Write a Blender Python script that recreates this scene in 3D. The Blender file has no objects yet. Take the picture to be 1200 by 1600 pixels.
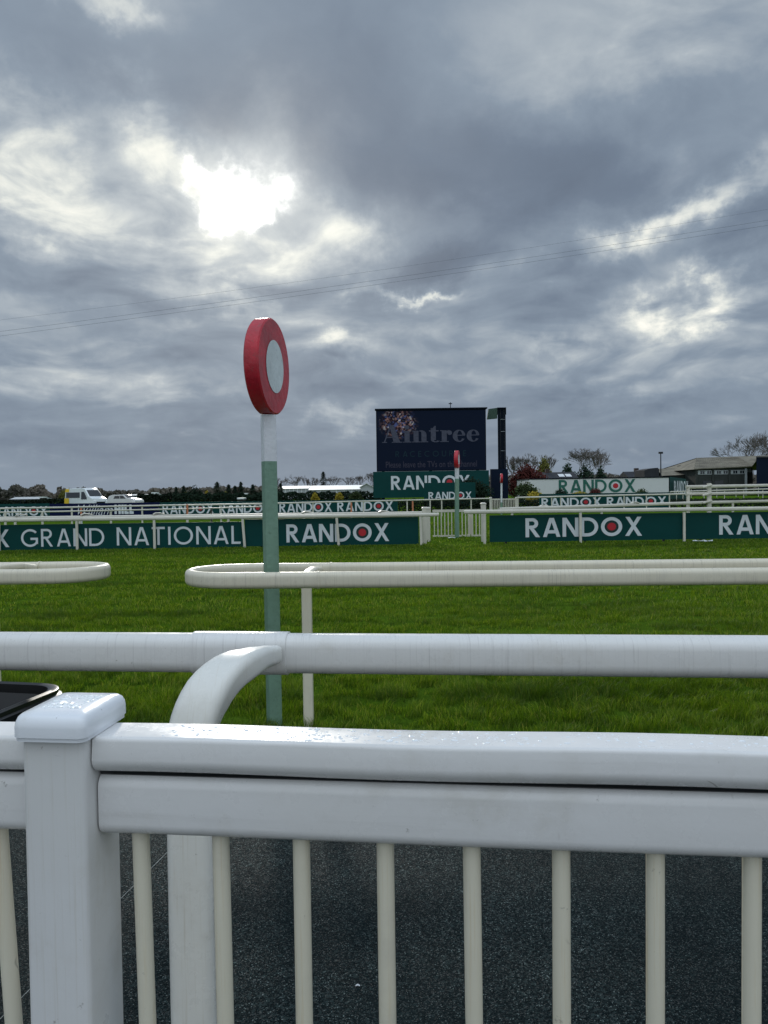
import bpy, math, random
import numpy as np
from mathutils import Vector, Matrix
R = math.radians
sc = bpy.context.scene
col = sc.collection
# ------------------------------------------------------------------ camera
F, H0, CH, ROLL = 1210.0, 769.0, 1.62, 0.014
cam_d = bpy.data.cameras.new('camera'); cam = bpy.data.objects.new('camera', cam_d); col.objects.link(cam)
cam_d.sensor_fit = 'VERTICAL'; cam_d.sensor_height = 24; cam_d.lens = 24 * F / 1600
cam_d.clip_start = .05; cam_d.clip_end = 6000
pt = math.atan((800 - H0) / F)
fw = Vector((0, math.cos(pt), -math.sin(pt))); up0 = Vector((0, math.sin(pt), math.cos(pt))); X0 = Vector((1, 0, 0))
cR = X0 * math.cos(ROLL) - up0 * math.sin(ROLL); cU = X0 * math.sin(ROLL) + up0 * math.cos(ROLL)
mt = Matrix((cR, cU, -fw)).transposed().to_4x4(); mt.translation = Vector((0, 0, CH))
cam.matrix_world = mt
sc.camera = cam
sc.render.resolution_x, sc.render.resolution_y = 768, 1024

def ray(px, py):
    return fw + cR * ((px - 600) / F) + cU * ((800 - py) / F)
def P(px, py, Y):                       # point of the place seen at a pixel, at depth Y
    d = ray(px, py); return Vector((0, 0, CH)) + d * (Y / d.y)
def AE(px, py):
    d = ray(px, py).normalized(); return math.atan2(d.x, d.y), math.asin(d.z)

# ------------------------------------------------------------------ exposure
sc.view_settings.view_transform = 'Standard'; sc.view_settings.look = 'None'
sc.view_settings.gamma = 1; sc.view_settings.exposure = 0
sc.view_settings.use_curve_mapping = False

# ------------------------------------------------------------------ sun
SUN_AZ, SUN_EL = AE(388, 318)
sd = Vector((math.sin(SUN_AZ) * math.cos(SUN_EL), math.cos(SUN_AZ) * math.cos(SUN_EL), math.sin(SUN_EL)))
sl = bpy.data.lights.new('sun', 'SUN'); sl.energy = 1.5; sl.angle = R(4); sl.color = (1, .95, .86)
so = bpy.data.objects.new('sun', sl); col.objects.link(so)
so.rotation_euler = sd.to_track_quat('Z', 'Y').to_euler(); so.location = (0, 0, 50)

# ------------------------------------------------------------------ sky
world = bpy.data.worlds.new('World'); sc.world = world; world.use_nodes = True
class NT:
    """tiny expression builder for node trees"""
    def __init__(s, tree): s.t = tree; s.n = tree.nodes; s.l = tree.links
    def put(s, sock, v):
        if v is None: return
        if isinstance(v, bpy.types.NodeSocket): s.l.new(v, sock)
        else:
            try: sock.default_value = v
            except Exception: sock.default_value = tuple(v) + (1,)
    def m(s, op, a, b=None, c=None, clamp=False):
        n = s.n.new('ShaderNodeMath'); n.operation = op; n.use_clamp = clamp
        for i, v in enumerate((a, b, c)): s.put(n.inputs[i], v)
        return n.outputs[0]
    def add(s, *a):
        r = a[0]
        for q in a[1:]: r = s.m('ADD', r, q)
        return r
    def mul(s, *a):
        r = a[0]
        for q in a[1:]: r = s.m('MULTIPLY', r, q)
        return r
    def comb(s, x, y, z):
        n = s.n.new('ShaderNodeCombineXYZ')
        for i, v in enumerate((x, y, z)): s.put(n.inputs[i], v)
        return n.outputs[0]
    def vadd(s, a, b, op='ADD'):
        n = s.n.new('ShaderNodeVectorMath'); n.operation = op; s.put(n.inputs[0], a); s.put(n.inputs[1], b); return n.outputs[0]
    def noise(s, vec, scale, detail=6, rough=.55, dist=0, color=False):
        n = s.n.new('ShaderNodeTexNoise'); s.put(n.inputs['Vector'], vec)
        n.inputs['Scale'].default_value = scale; n.inputs['Detail'].default_value = detail
        n.inputs['Roughness'].default_value = rough; n.inputs['Distortion'].default_value = dist
        return n.outputs['Color' if color else 'Fac']
    def voro(s, vec, scale, out='Distance', feat='F1', rnd=1):
        n = s.n.new('ShaderNodeTexVoronoi'); n.feature = feat; s.put(n.inputs['Vector'], vec)
        n.inputs['Scale'].default_value = scale; n.inputs['Randomness'].default_value = rnd
        return n.outputs[out]
    def rng(s, v, a, b, c=0, d=1, smooth=True):
        n = s.n.new('ShaderNodeMapRange'); n.interpolation_type = 'SMOOTHSTEP' if smooth else 'LINEAR'
        s.put(n.inputs[0], v)
        for i, q in enumerate((a, b, c, d)): s.put(n.inputs[i + 1], q)
        return n.outputs[0]
    def mix(s, f, a, b, blend='MIX'):
        n = s.n.new('ShaderNodeMix'); n.data_type = 'RGBA'; n.blend_type = blend
        s.put(n.inputs[0], f); s.put(n.inputs[6], a); s.put(n.inputs[7], b); return n.outputs[2]
    def ramp(s, v, pts):
        n = s.n.new('ShaderNodeValToRGB'); s.put(n.inputs[0], v); e = n.color_ramp.elements
        while len(e) < len(pts): e.new(.5)
        for i, (p, c) in enumerate(pts): e[i].position = p; e[i].color = tuple(c) + (1,)
        return n.outputs[0]
    def sep(s, v):
        n = s.n.new('ShaderNodeSeparateXYZ'); s.put(n.inputs[0], v); return n.outputs

w = NT(world.node_tree); w.n.clear()
out = w.n.new('ShaderNodeOutputWorld'); bg = w.n.new('ShaderNodeBackground'); w.l.new(bg.outputs[0], out.inputs[0])
bg.inputs[1].default_value = .1
sky = w.n.new('ShaderNodeTexSky'); sky.sky_type = 'NISHITA'; sky.sun_disc = False
sky.sun_elevation = SUN_EL; sky.sun_rotation = SUN_AZ; sky.dust_density = 2
tc = w.n.new('ShaderNodeTexCoord'); D = tc.outputs['Generated']
dx, dy, dz = w.sep(D)
az = w.m('ARCTAN2', dx, dy); el = w.m('ARCSINE', dz)
zz = w.add(w.m('MAXIMUM', dz, 0.0), .24)
pl = w.comb(w.m('DIVIDE', dx, zz), w.m('DIVIDE', dy, zz), 0.0)
warp = w.noise(pl, 1.3, 3, .5, color=True)
plw = w.vadd(pl, w.vadd(warp, (.6, .6, .6), 'MULTIPLY'))
nL = w.noise(plw, 1.0, 4, .5)
nM = w.noise(plw, 2.6, 7, .52)
nS = w.noise(w.vadd(plw, (7.3, 1.1, 0)), 6.5, 7, .55)
# relief: cloud lumps lighter on the side towards the sun
q_ = w.vadd(plw, (3.1, 5.7, 0)); sunp = (sd.x/(sd.z+.24), sd.y/(sd.z+.24), 0)
dn = w.n.new('ShaderNodeVectorMath'); dn.operation = 'NORMALIZE'; w.l.new(w.vadd(sunp, pl, 'SUBTRACT'), dn.inputs[0])
relief = w.m('SUBTRACT', w.noise(q_, 3.4, 6, .5), w.noise(w.vadd(q_, w.vadd(dn.outputs[0], (.085, .085, 0), 'MULTIPLY')), 3.4, 6, .5))
# edge wobble of the lobes, in angle
wob = w.noise(D, 7, 8, .6, color=True); wx, wy, wz = w.sep(wob)
azw = w.add(az, w.m('MULTIPLY_ADD', wx, .26, -.13)); elw = w.add(el, w.m('MULTIPLY_ADD', wy, .17, -.085))
wob2 = w.noise(w.vadd(D, (3.3, 0, 1.7)), 15, 7, .62, color=True); vx, vy, vz = w.sep(wob2)
azc = w.add(az, w.m('MULTIPLY_ADD', vx, .13, -.065)); elc = w.add(el, w.m('MULTIPLY_ADD', vy, .12, -.06))
def lobe(px, py, sx, sy, amp, rot=0, A0=None, E0=None):
    a0, e0 = AE(px, py); A = w.m('SUBTRACT', A0 or azw, a0); E = w.m('SUBTRACT', E0 or elw, e0)
    c, s_ = math.cos(rot), math.sin(rot)
    a2 = w.m('DIVIDE', w.add(w.mul(A, c), w.mul(E, s_)), sx / F); e2 = w.m('DIVIDE', w.add(w.mul(A, -s_), w.mul(E, c)), sy / F)
    r2 = w.add(w.mul(a2, a2), w.mul(e2, e2))
    return w.mul(w.m('EXPONENT', w.mul(r2, -1.0)), amp)
BR = [(50, 240, 150, 70, .30, -.3), (70, 320, 110, 50, .20, -.4), (250, 215, 50, 70, .34, .6), (330, 395, 170, 55, .26, -.3), (150, 440, 150, 40, .08), (400, 440, 120, 40, .12),
      (510, 345, 60, 40, .30), (1085, 478, 85, 26, .50, .2), (1020, 368, 105, 24, .40, .25), (1180, 300, 70, 30, .16, .4), (630, 474, 52, 8, .45), (520, 545, 60, 18, .24), (960, 400, 90, 26, .14, .4),
      (900, 560, 260, 40, .07), (960, 90, 220, 110, .12), (1110, 30, 150, 60, .08), (60, 570, 70, 30, .10), (540, 640, 45, 14, .14), (270, 590, 150, 35, .10), (170, 18, 60, 20, .18), (700, 330, 60, 30, .06), (880, 560, 60, 12, .10)]
DK = [(780, 255, 240, 90, -.24), (690, 425, 130, 28, -.24), (190, 110, 260, 60, -.12), (540, 100, 160, 110, -.12), (1165, 365, 70, 45, -.16), (150, 290, 60, 70, -.06), (330, 210, 60, 36, -.10), (230, 300, 50, 50, -.12),
      (120, 690, 280, 34, -.08), (460, 235, 50, 50, -.08), (980, 290, 150, 40, -.12), (900, 480, 100, 30, -.08), (640, 700, 600, 50, -.05), (60, 400, 160, 26, -.10), (300, 500, 180, 26, -.08), (400, 620, 300, 14, -.05), (900, 690, 300, 14, -.05), (1000, 630, 160, 16, -.08), (560, 590, 120, 20, -.06), (1080, 150, 110, 40, -.06)]
base = w.add(*[lobe(*b) for b in BR]); dark = w.add(*[lobe(*b) for b in DK])
grad = w.rng(el, 0.0, .24, .38, .405)
low = w.rng(el, .20, .45, 1.15, .42)
amp = w.mul(low, w.rng(el, 0.02, .17, .15, 1.0))
cl = w.add(grad, w.mul(w.add(w.mul(w.m('SUBTRACT', nL, .5), .26), w.mul(w.m('SUBTRACT', nM, .5), .18), w.mul(w.m('SUBTRACT', nS, .5), .08), w.mul(relief, .56)), amp))
mod = w.m('MAXIMUM', w.add(w.rng(w.add(w.mul(nM, .5), w.mul(nS, .5)), .34, .64, .25, 1.5), w.mul(relief, 1.6)), .1)
cl = w.add(cl, w.mul(base, mod), dark)
colr = w.ramp(cl, [(0.0, (.122, .157, .216)), (.22, (.166, .213, .285)), (.40, (.246, .306, .382)), (.58, (.42, .475, .525)), (.78, (.73, .76, .73)), (1.0, (1.05, 1.03, .93))])
halo = w.add(lobe(372, 318, 300, 200, .08), lobe(380, 318, 125, 90, .30))
warm = w.mix(w.m('MINIMUM', w.mul(halo, 1.4), 1.0), (1, 1, 1), (1.05, 1.0, .88))
colr = w.mix(1.0, colr, warm, 'MULTIPLY')
cs = w.add(*[lobe(a, b, c, d_, e, rt, azc, elc) for a, b, c, d_, e, rt in ((345, 300, 56, 28, .92, -.3), (415, 308, 48, 30, .85, 0), (372, 335, 44, 28, .7, 0), (305, 278, 34, 14, .3, -.6))])
cs = w.add(cs, w.mul(w.m('SUBTRACT', nS, .5), .55), w.mul(relief, .7))
core = w.m('POWER', w.rng(cs, .02, 1.5, 0, 1, False), 2.3)
colr = w.mix(1.0, colr, w.mix(halo, (0, 0, 0), (1.0, .97, .88)), 'ADD')
colr = w.mix(1.0, colr, w.mix(core, (0, 0, 0), (4.6, 4.4, 4.0)), 'ADD')
# thicker, brighter overcast overhead and behind
over = w.rng(el, .62, 1.2, 1.0, 2.6)
back = w.rng(dy, -.6, .3, 2.3, 1.0)
colr = w.mix(1.0, colr, w.comb(w.mul(over, back, w.rng(dy, -.5, .3, 1.09, 1.0)), w.mul(over, back), w.mul(over, back, w.rng(dy, -.5, .3, .91, 1.0))), 'MULTIPLY')
cloud10 = w.vadd(colr, (10, 10, 10), 'MULTIPLY')
w.put(bg.inputs[0], w.mix(.994, sky.outputs[0], cloud10))

# ------------------------------------------------------------------ materials
MATS = {}
def mat(name, c, rough=.6, var=.12, scale=3.0, bump=0, bscale=60, spec=.5, metal=0, c2=None, grime=None):
    """procedural: base colour broken up by noise, optional second colour, bump and grime"""
    m = bpy.data.materials.new(name); m.use_nodes = True; t = NT(m.node_tree)
    b = t.n['Principled BSDF']; b.inputs['Roughness'].default_value = rough; b.inputs['Metallic'].default_value = metal
    b.inputs['Specular IOR Level'].default_value = spec
    o = t.n.new('ShaderNodeTexCoord').outputs['Object']
    n1 = t.noise(o, scale, 6, .6)
    lo = tuple(x * (1 - var) for x in c); hi = tuple(min(1, x * (1 + var)) for x in (c2 or c))
    cc = t.ramp(n1, [(.3, lo), (.7, hi)])
    if grime:
        g = t.noise(o, scale * 6, 8, .7); cc = t.mix(t.rng(g, .52, .75, 0, grime[1]), cc, grime[0])
    t.put(b.inputs['Base Color'], cc)
    if bump:
        bn = t.n.new('ShaderNodeBump'); bn.inputs['Strength'].default_value = bump; bn.inputs['Distance'].default_value = .01
        t.put(bn.inputs['Height'], t.noise(o, bscale, 4, .6)); t.l.new(bn.outputs[0], b.inputs['Normal'])
    MATS[name] = m; return m

def plastic(name, c, grimec, rough=.28, streak='z', amt=.35, lines=True):
    """white pvc with fine weather crazing, drips and specks of dirt"""
    m = bpy.data.materials.new(name); m.use_nodes = True; t = NT(m.node_tree); b = t.n['Principled BSDF']
    o = t.n.new('ShaderNodeTexCoord').outputs['Object']
    sx, sy, sz = t.sep(o)
    sv = t.comb(t.mul(sx, 170.0), t.mul(sy, 12.0), t.mul(sz, 3.5)) if streak == 'z' else t.comb(t.mul(sx, 1.2), t.mul(sy, 1.2), t.mul(sz, 26.0))
    st = t.noise(sv, 1.0, 5, .65); bl = t.noise(o, 1.6, 4, .6); sp = t.noise(o, 42, 4, .7)
    cc = t.mix(t.rng(bl, .35, .7, 0, .55), c, tuple(x * y for x, y in zip(c, (.93, .92, .88))))
    if lines: cc = t.mix(t.mul(t.rng(st, .52, .78), amt), cc, grimec)
    cc = t.mix(t.rng(sp, .66, .78, 0, .7), cc, (.16, .14, .11))
    sc_ = t.m('ABSOLUTE', t.m('SUBTRACT', t.noise(t.vadd(o, (9.1, 4.4, 2.2)), 5.5, 2, .4), .5)); msk = t.rng(t.noise(t.vadd(o, (1.7, 8.2, 3.3)), 9, 2), .66, .70)
    cc = t.mix(t.mul(t.rng(sc_, .0, .006, 1, 0), msk, .55), cc, (.22, .20, .17))
    bt_ = t.noise(t.vadd(o, (2.7, .2, 5.3)), 7, 6, .65); cc = t.mix(t.rng(bt_, .52, .74, 0, .30), cc, (.50, .47, .40))
    t.put(b.inputs['Base Color'], cc)
    t.put(b.inputs['Roughness'], t.rng(t.noise(o, 9, 6, .7), .3, .7, rough - .08, rough + .16))
    bn = t.n.new('ShaderNodeBump'); bn.inputs['Strength'].default_value = .12; bn.inputs['Distance'].default_value = .004
    t.put(bn.inputs['Height'], t.add(t.noise(o, 28, 4, .6), t.mul(st, .5))); t.l.new(bn.outputs[0], b.inputs['Normal'])
    return m

WHITE = plastic('white_pvc', (.76, .755, .75), (.40, .385, .36), .25, 'x', .35)
POSTM = plastic('post_pvc', (.72, .72, .715), (.50, .46, .36), .35, 'z', .35)
CREAMP = plastic('cream_pvc', (.72, .68, .55), (.52, .42, .24), .42, 'z', .5)
RAILW = plastic('rail_pvc', (.73, .73, .72), (.42, .41, .40), .25, 'z', .55)
RAILC = plastic('cream_rail_pvc', (.70, .65, .52), (.30, .27, .22), .3, 'z', .7)
FARW = mat('far_rail_white', (.60, .575, .50), .4, .10, 1.5, grime=((.35, .36, .28), .5))
GREEN_B = mat('board_green', (.0012, .046, .044), .45, .12, .5, spec=.14, bump=.4, bscale=2.2, grime=((.010, .042, .038), .35))
NAVY_B = mat('board_navy', (.004, .009, .045), .6, .10, .8, spec=.08)
LETTER = mat('letter_white', (.62, .66, .70), .5, .05, .8)
LETTER_G = mat('letter_green', (.005, .11, .08), .5, .05, .8)
DOT = mat('dot_red', (.45, .008, .02), .5, .08, .8)
DOTRING = mat('dot_ring_dark', (.02, .022, .022), .6, .08, .8)
ORANGE = mat('marker_orange', (.55, .20, .10), .5, .1, 3)
REDP = mat('red_paint', (.46, .012, .028), .42, .28, 5, bump=.5, bscale=22, grime=((.26, .05, .05), .75))
POLEG = mat('pole_green_paint', (.155, .27, .20), .55, .12, 6, bump=.5, bscale=30, grime=((.085, .15, .11), .7))
POLEW = mat('pole_white_paint', (.66, .68, .72), .5, .08, 6, bump=.3, bscale=40, grime=((.42, .43, .44), .5))
DISCW = mat('disc_white_paint', (.60, .66, .68), .35, .18, 4, bump=.4, bscale=12, grime=((.36, .40, .42), .6))
BLACKP = mat('black_plastic', (.010, .011, .012), .28, .2, 8)
BARK = mat('bark', (.10, .085, .07), .9, .25, 4)
FARBARK = mat('far_bark', (.13, .115, .105), .9, .2, 2)
CONIFER = mat('conifer_green', (.022, .042, .026), .8, .35, 2, spec=.1)
OLIVE = mat('olive_green', (.12, .12, .03), .8, .35, 1.5, spec=.1)
YELLOWG = mat('yellow_green', (.30, .24, .03), .8, .35, 1.5, spec=.1)
DKGREEN = mat('dark_leaf_green', (.010, .022, .012), .8, .35, 1.5, spec=.1)
MIDGREEN = mat('mid_leaf_green', (.040, .060, .022), .8, .3, 1.5, spec=.1)
REDLEAF = mat('copper_leaf', (.085, .024, .020), .8, .35, 1.5, spec=.1)
WOOD_FAR = mat('far_wood_mix', (.085, .09, .075), .9, .35, .05, c2=(.14, .12, .10), spec=.1)
HEDGE = mat('hedge_dark', (.012, .020, .012), .9, .3, 1, spec=.1)
VANW = mat('van_white', (.70, .74, .76), .25, .04, 2)
VANY = mat('van_yellow', (.75, .50, .015), .35, .06, 2)
CARW = mat('car_white', (.62, .62, .62), .25, .05, 2)
GLASSD = mat('dark_glass', (.012, .016, .022), .12, .1, 2)
TYRE = mat('tyre', (.012, .012, .012), .8, .1, 5)
LAMPG = mat('lamp_glass', (.75, .78, .80), .15, .05, 5)
TENTW = mat('tent_white', (.80, .82, .82), .6, .05, .6)
TENTG = mat('tent_side_grey', (.42, .45, .48), .6, .08, .6)
ROOFG = mat('sheet_roof', (.15, .14, .115), .9, .2, .5, c2=(.21, .195, .155), spec=.1)
WALLD = mat('shed_wall', (.045, .052, .050), .8, .15, .6, spec=.1)
FRAMEW = mat('window_frame', (.38, .42, .44), .6, .08, 1)
SLATE = mat('slate', (.035, .038, .045), .7, .2, .8, spec=.1)
BRICK = mat('brick', (.05, .035, .03), .85, .2, 1)
NAVYW = mat('navy_wall', (.006, .012, .028), .7, .15, .5, spec=.08)
STEELD = mat('dark_steel', (.006, .010, .018), .6, .15, .6, spec=.06)
CABLE = mat('cable_grey', (.10, .11, .125), .6, .05, .1)
WHITEH = mat('hoarding_white', (.60, .62, .62), .6, .04, .3, grime=((.42, .43, .42), .3))

# ------------------------------------------------------------------ mesh helpers
def rr(wd, ht, r, n=5):                  # rounded rectangle profile
    p = []
    for cx, cy, a0 in ((wd/2-r, ht/2-r, 0), (-wd/2+r, ht/2-r, 90), (-wd/2+r, -ht/2+r, 180), (wd/2-r, -ht/2+r, 270)):
        for k in range(n + 1):
            a = R(a0 + 90 * k / n); p.append((cx + r * math.cos(a), cy + r * math.sin(a)))
    return p
class MB:
    def __init__(s): s.v = []; s.f = []
    def poly(s, pts):
        i = len(s.v); s.v += [tuple(p) for p in pts]; s.f.append(tuple(range(i, i + len(pts)))); return s
    def box(s, lo, hi, bev=0):
        x0, y0, z0 = lo; x1, y1, z1 = hi
        if bev: return s.sweep([((x0+x1)/2, (y0+y1)/2, z0), ((x0+x1)/2, (y0+y1)/2, z1)], rr(x1-x0, y1-y0, bev, 2), up=(0, 1, 0))
        i = len(s.v)
        s.v += [(x0,y0,z0),(x1,y0,z0),(x1,y1,z0),(x0,y1,z0),(x0,y0,z1),(x1,y0,z1),(x1,y1,z1),(x0,y1,z1)]
        s.f += [tuple(i+k for k in q) for q in ((3,2,1,0),(4,5,6,7),(0,1,5,4),(1,2,6,5),(2,3,7,6),(3,0,4,7))]; return s
    def sweep(s, path, prof, up=(0, 0, 1), closed=False, scales=None, cap=True):
        path = [Vector(p) for p in path]; n = len(path); m = len(prof); i0 = len(s.v); up = Vector(up)
        for k, p in enumerate(path):
            if closed: t = path[(k + 1) % n] - path[k - 1]
            else: t = path[min(k + 1, n - 1)] - path[max(k - 1, 0)]
            t.normalize(); sd_ = t.cross(up); sd_.normalize(); u2 = sd_.cross(t); sc_ = scales[k] if scales else 1
            for a, b in prof: s.v.append(tuple(p + sd_ * a * sc_ + u2 * b * sc_))
        for k in range(n if closed else n - 1):
            a = i0 + k * m; b = i0 + ((k + 1) % n) * m
            for j in range(m):
                j2 = (j + 1) % m; s.f.append((a + j, a + j2, b + j2, b + j))
        if cap and not closed:
            s.f.append(tuple(i0 + j for j in range(m))[::-1]); s.f.append(tuple(i0 + (n - 1) * m + j for j in range(m)))
        return s
    def tube(s, a, b, r, n=10, r2=None):
        a = Vector(a); b = Vector(b); d = (b - a).normalized(); up = (0, 0, 1) if abs(d.z) < .9 else (0, 1, 0)
        return s.sweep([a, b], [(math.cos(2*math.pi*k/n)*r, math.sin(2*math.pi*k/n)*r) for k in range(n)], up, scales=[1, (r2 or r)/r])
    def prism(s, outline, y0, y1, ax='y'):        # outline in x,z extruded along y (or outline y,z along x)
        f = (lambda a, b, c: (a, c, b)) if ax == 'y' else (lambda a, b, c: (c, a, b))
        n = len(outline); i = len(s.v)
        s.v += [f(a, b, y0) for a, b in outline] + [f(a, b, y1) for a, b in outline]
        s.f.append(tuple(range(i, i + n))); s.f.append(tuple(range(i + 2*n - 1, i + n - 1, -1)))
        for k in range(n): k2 = (k + 1) % n; s.f.append((i + k, i + n + k, i + n + k2, i + k2))
        return s
    def disc(s, c, nrm, r, n=48):
        c = Vector(c); nrm = Vector(nrm).normalized(); a = nrm.orthogonal().normalized(); b = nrm.cross(a)
        return s.poly([c + a * r * math.cos(2*math.pi*k/n) + b * r * math.sin(2*math.pi*k/n) for k in range(n)])
    def build(s, name, material, parent=None, loc=None, smooth=35, fixn=False):
        base = Vector((0, 0, 0))
        if parent is not None:
            q = parent
            while q is not None: base = base + q.location; q = q.parent
        elif loc is not None: base = Vector(loc)
        me = bpy.data.meshes.new(name); me.from_pydata([(x-base.x, y-base.y, z-base.z) for x, y, z in s.v], [], s.f)
        me.materials.append(material)
        if fixn:
            import bmesh
            bm = bmesh.new(); bm.from_mesh(me); bmesh.ops.recalc_face_normals(bm, faces=bm.faces); bm.to_mesh(me); bm.free()
        if smooth:
            me.polygons.foreach_set('use_smooth', [True] * len(me.polygons)); me.set_sharp_from_angle(angle=R(smooth))
        o = bpy.data.objects.new(name, me); col.objects.link(o)
        if parent is not None: o.parent = parent
        elif loc is not None: o.location = base
        return o
def tag(o, label, cat, group=None):
    o['label'] = label; o['category'] = cat
    if group: o['group'] = group
    return o
def thing(name, label, cat, loc, group=None):
    o = bpy.data.objects.new(name, None); o.empty_display_size = .2; o.location = loc; col.objects.link(o)
    return tag(o, label, cat, group)
def copy_thing(o, loc, label=None, parent=None, scale=None, rz=None):
    c = o.copy(); col.objects.link(c)
    if parent is None:
        c.location = loc
        if label: c['label'] = label
        if scale: c.scale = scale
        if rz is not None: c.rotation_euler[2] = rz
    else: c.parent = parent
    for ch in [q for q in bpy.data.objects if q.parent == o and q != c]: copy_thing(ch, None, None, c)
    return c

# ------------------------------------------------------------------ lettering
def strokes(ch, wd):
    h = wd / 2; A = []
    V = lambda x, y0=0, y1=1: A.append([(x-h, y0), (x+h, y0), (x+h, y1), (x-h, y1)])
    Hh = lambda y, x0, x1: A.append([(x0, y-h), (x1, y-h), (x1, y+h), (x0, y+h)])
    def Dg(x0, y0, x1, y1):
        k = h * math.hypot(x1-x0, y1-y0) / abs(y1-y0); A.append([(x0-k, y0), (x0+k, y0), (x1+k, y1), (x1-k, y1)])
    def Ar(cx, cy, rx, ry, a0, a1, n=18):
        for k in range(n):
            a, b = R(a0+(a1-a0)*k/n), R(a0+(a1-a0)*(k+1)/n)
            A.append([(cx+(rx-h)*math.cos(a), cy+(ry-h)*math.sin(a)), (cx+(rx+h)*math.cos(a), cy+(ry+h)*math.sin(a)),
                      (cx+(rx+h)*math.cos(b), cy+(ry+h)*math.sin(b)), (cx+(rx-h)*math.cos(b), cy+(ry-h)*math.sin(b)), 'arc'])
    if ch == 'R': V(h); Hh(1-h, wd, .32); Hh(.44+h, wd, .32); Ar(.32, (1+.44)/2, (1-.44)/2-h, (1-.44)/2-h, -90, 90, 12); Dg(.58, 0, .30, .44); w_ = .68
    elif ch == 'A': Dg(.10, 0, .40, 1); Dg(.74, 0, .44, 1); Hh(.27, .2, .64); w_ = .84
    elif ch == 'N': V(h); V(.76-h); Dg(.76-h*1.1, 0, h*1.1, 1); w_ = .76
    elif ch == 'D': V(h); Hh(1-h, wd, .33); Hh(h, wd, .33); Ar(.33, .5, .5-h, .5-h, -90, 90, 16); w_ = .83
    elif ch == 'O': Ar(.5, .5, .5-h, .5-h, 0, 360, 36); w_ = 1.0
    elif ch == 'X': Dg(.10, 0, .68, 1); Dg(.70, 0, .12, 1); w_ = .80
    elif ch == 'G': Ar(.5, .5, .5-h, .5-h, 42, 330, 28); Hh(.45, .52, .93); V(.93-h, .16, .45-h); w_ = .95
    elif ch == 'T': V(.34, 0, 1-wd); Hh(1-h, 0, .68); w_ = .68
    elif ch == 'I': V(h); w_ = wd
    elif ch == 'L': V(h); Hh(h, wd, .48); w_ = .48
    elif ch == 'H': V(h); V(.7-h); Hh(.5, wd, .7-wd); w_ = .7
    elif ch == 'E': V(h); Hh(h, wd, .5); Hh(.5, wd, .45); Hh(1-h, wd, .5); w_ = .5
    elif ch == 'C': Ar(.5, .5, .5-h, .5-h, 45, 315, 24); w_ = .86
    elif ch == 'U': V(h, .3, 1); V(.7-h, .3, 1); Ar(.35, .33, .35-h, .33-h, 180, 360, 12); w_ = .7
    elif ch == 'S': Ar(.27, .73, .27-h, .27-h, 20, 270, 12); Ar(.27, .27+h*.2, .27-h, .27-h, -160, 90, 12); w_ = .55
    else: w_ = .45
    return A, w_
def letter_mesh(text, a, b, wd=.17, gap=.13, nrm=Vector((0, -1, 0)), off=.006):
    """text between world points a (bottom left) and b (top right), letters as thin flat sheets on the board"""
    a = Vector(a); b = Vector(b); xs = []; x = 0; allp = []
    for ch in text:
        st, w_ = strokes(ch, wd); k = 0
        for p in st:
            arc = p[-1] == 'arc'; q = p[:-1] if arc else p
            if not arc: k += 1
            allp.append(([(x + u, v) for u, v in q], 0 if arc else k))
        xs.append((ch, x, w_)); x += w_ + (gap * .7 if ch in 'NA' else gap)
    tot = x - gap; hv = b.z - a.z; dv = Vector((b.x - a.x, b.y - a.y, 0)); sx = dv / tot
    mb = MB()
    for q, k in allp: mb.poly([a + sx * u + Vector((0, 0, hv * v)) + nrm * (off + off * .25 * k) for u, v in q])
    return mb, [(a + sx * (x0 + w_/2) + Vector((0, 0, hv/2)), hv) for ch, x0, w_ in xs if ch == 'O'], dv.length / tot
def put_text(parent, text, a, b, mt_=None, wd=.17, gap=.13, dots=True, nrm=Vector((0, -1, 0)), off=.006, name='lettering'):
    mb, os_, s_ = letter_mesh(text, a, b, wd, gap, nrm, off); o = mb.build(name, mt_ or LETTER, parent, smooth=0)
    if dots:
        for c, hv in os_:
            asp = s_ / hv
            MB().poly([c + nrm*off*1.2 + Vector((hv*.27*asp*math.cos(k*math.pi/14), 0, hv*.27*math.sin(k*math.pi/14))) for k in range(28)]).build('dot_ring', DOTRING if mt_ is None else LETTER, o, smooth=0)
            MB().poly([c + nrm*off*1.9 + Vector((hv*.20*asp*math.cos(k*math.pi/14), 0, hv*.20*math.sin(k*math.pi/14))) for k in range(28)]).build('red_dot', DOT, o, smooth=0)
    return o
def font_text(parent, body, a, b, material, name='lettering', shear=0, offset=0, off=.02):
    cu = bpy.data.curves.new('t', 'FONT'); cu.body = body; cu.shear = shear; cu.offset = offset; cu.resolution_u = 4
    t = bpy.data.objects.new('t', cu); col.objects.link(t); bpy.context.view_layer.update()
    me = bpy.data.meshes.new_from_object(t.evaluated_get(bpy.context.evaluated_depsgraph_get()))
    bpy.data.objects.remove(t); bpy.data.curves.remove(cu)
    xs = [v.co.x for v in me.vertices]; ys = [v.co.y for v in me.vertices]; x0, x1, y0, y1 = min(xs), max(xs), min(ys), max(ys)
    mb = MB(); a = Vector(a); b = Vector(b)
    for v in me.vertices: mb.v.append((a.x + (v.co.x-x0)/(x1-x0)*(b.x-a.x), a.y - off, a.z + (v.co.y-y0)/(y1-y0)*(b.z-a.z)))
    mb.f = [tuple(p.vertices) for p in me.polygons]; bpy.data.meshes.remove(me)
    return mb.build(name, material, parent, smooth=0)

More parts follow.
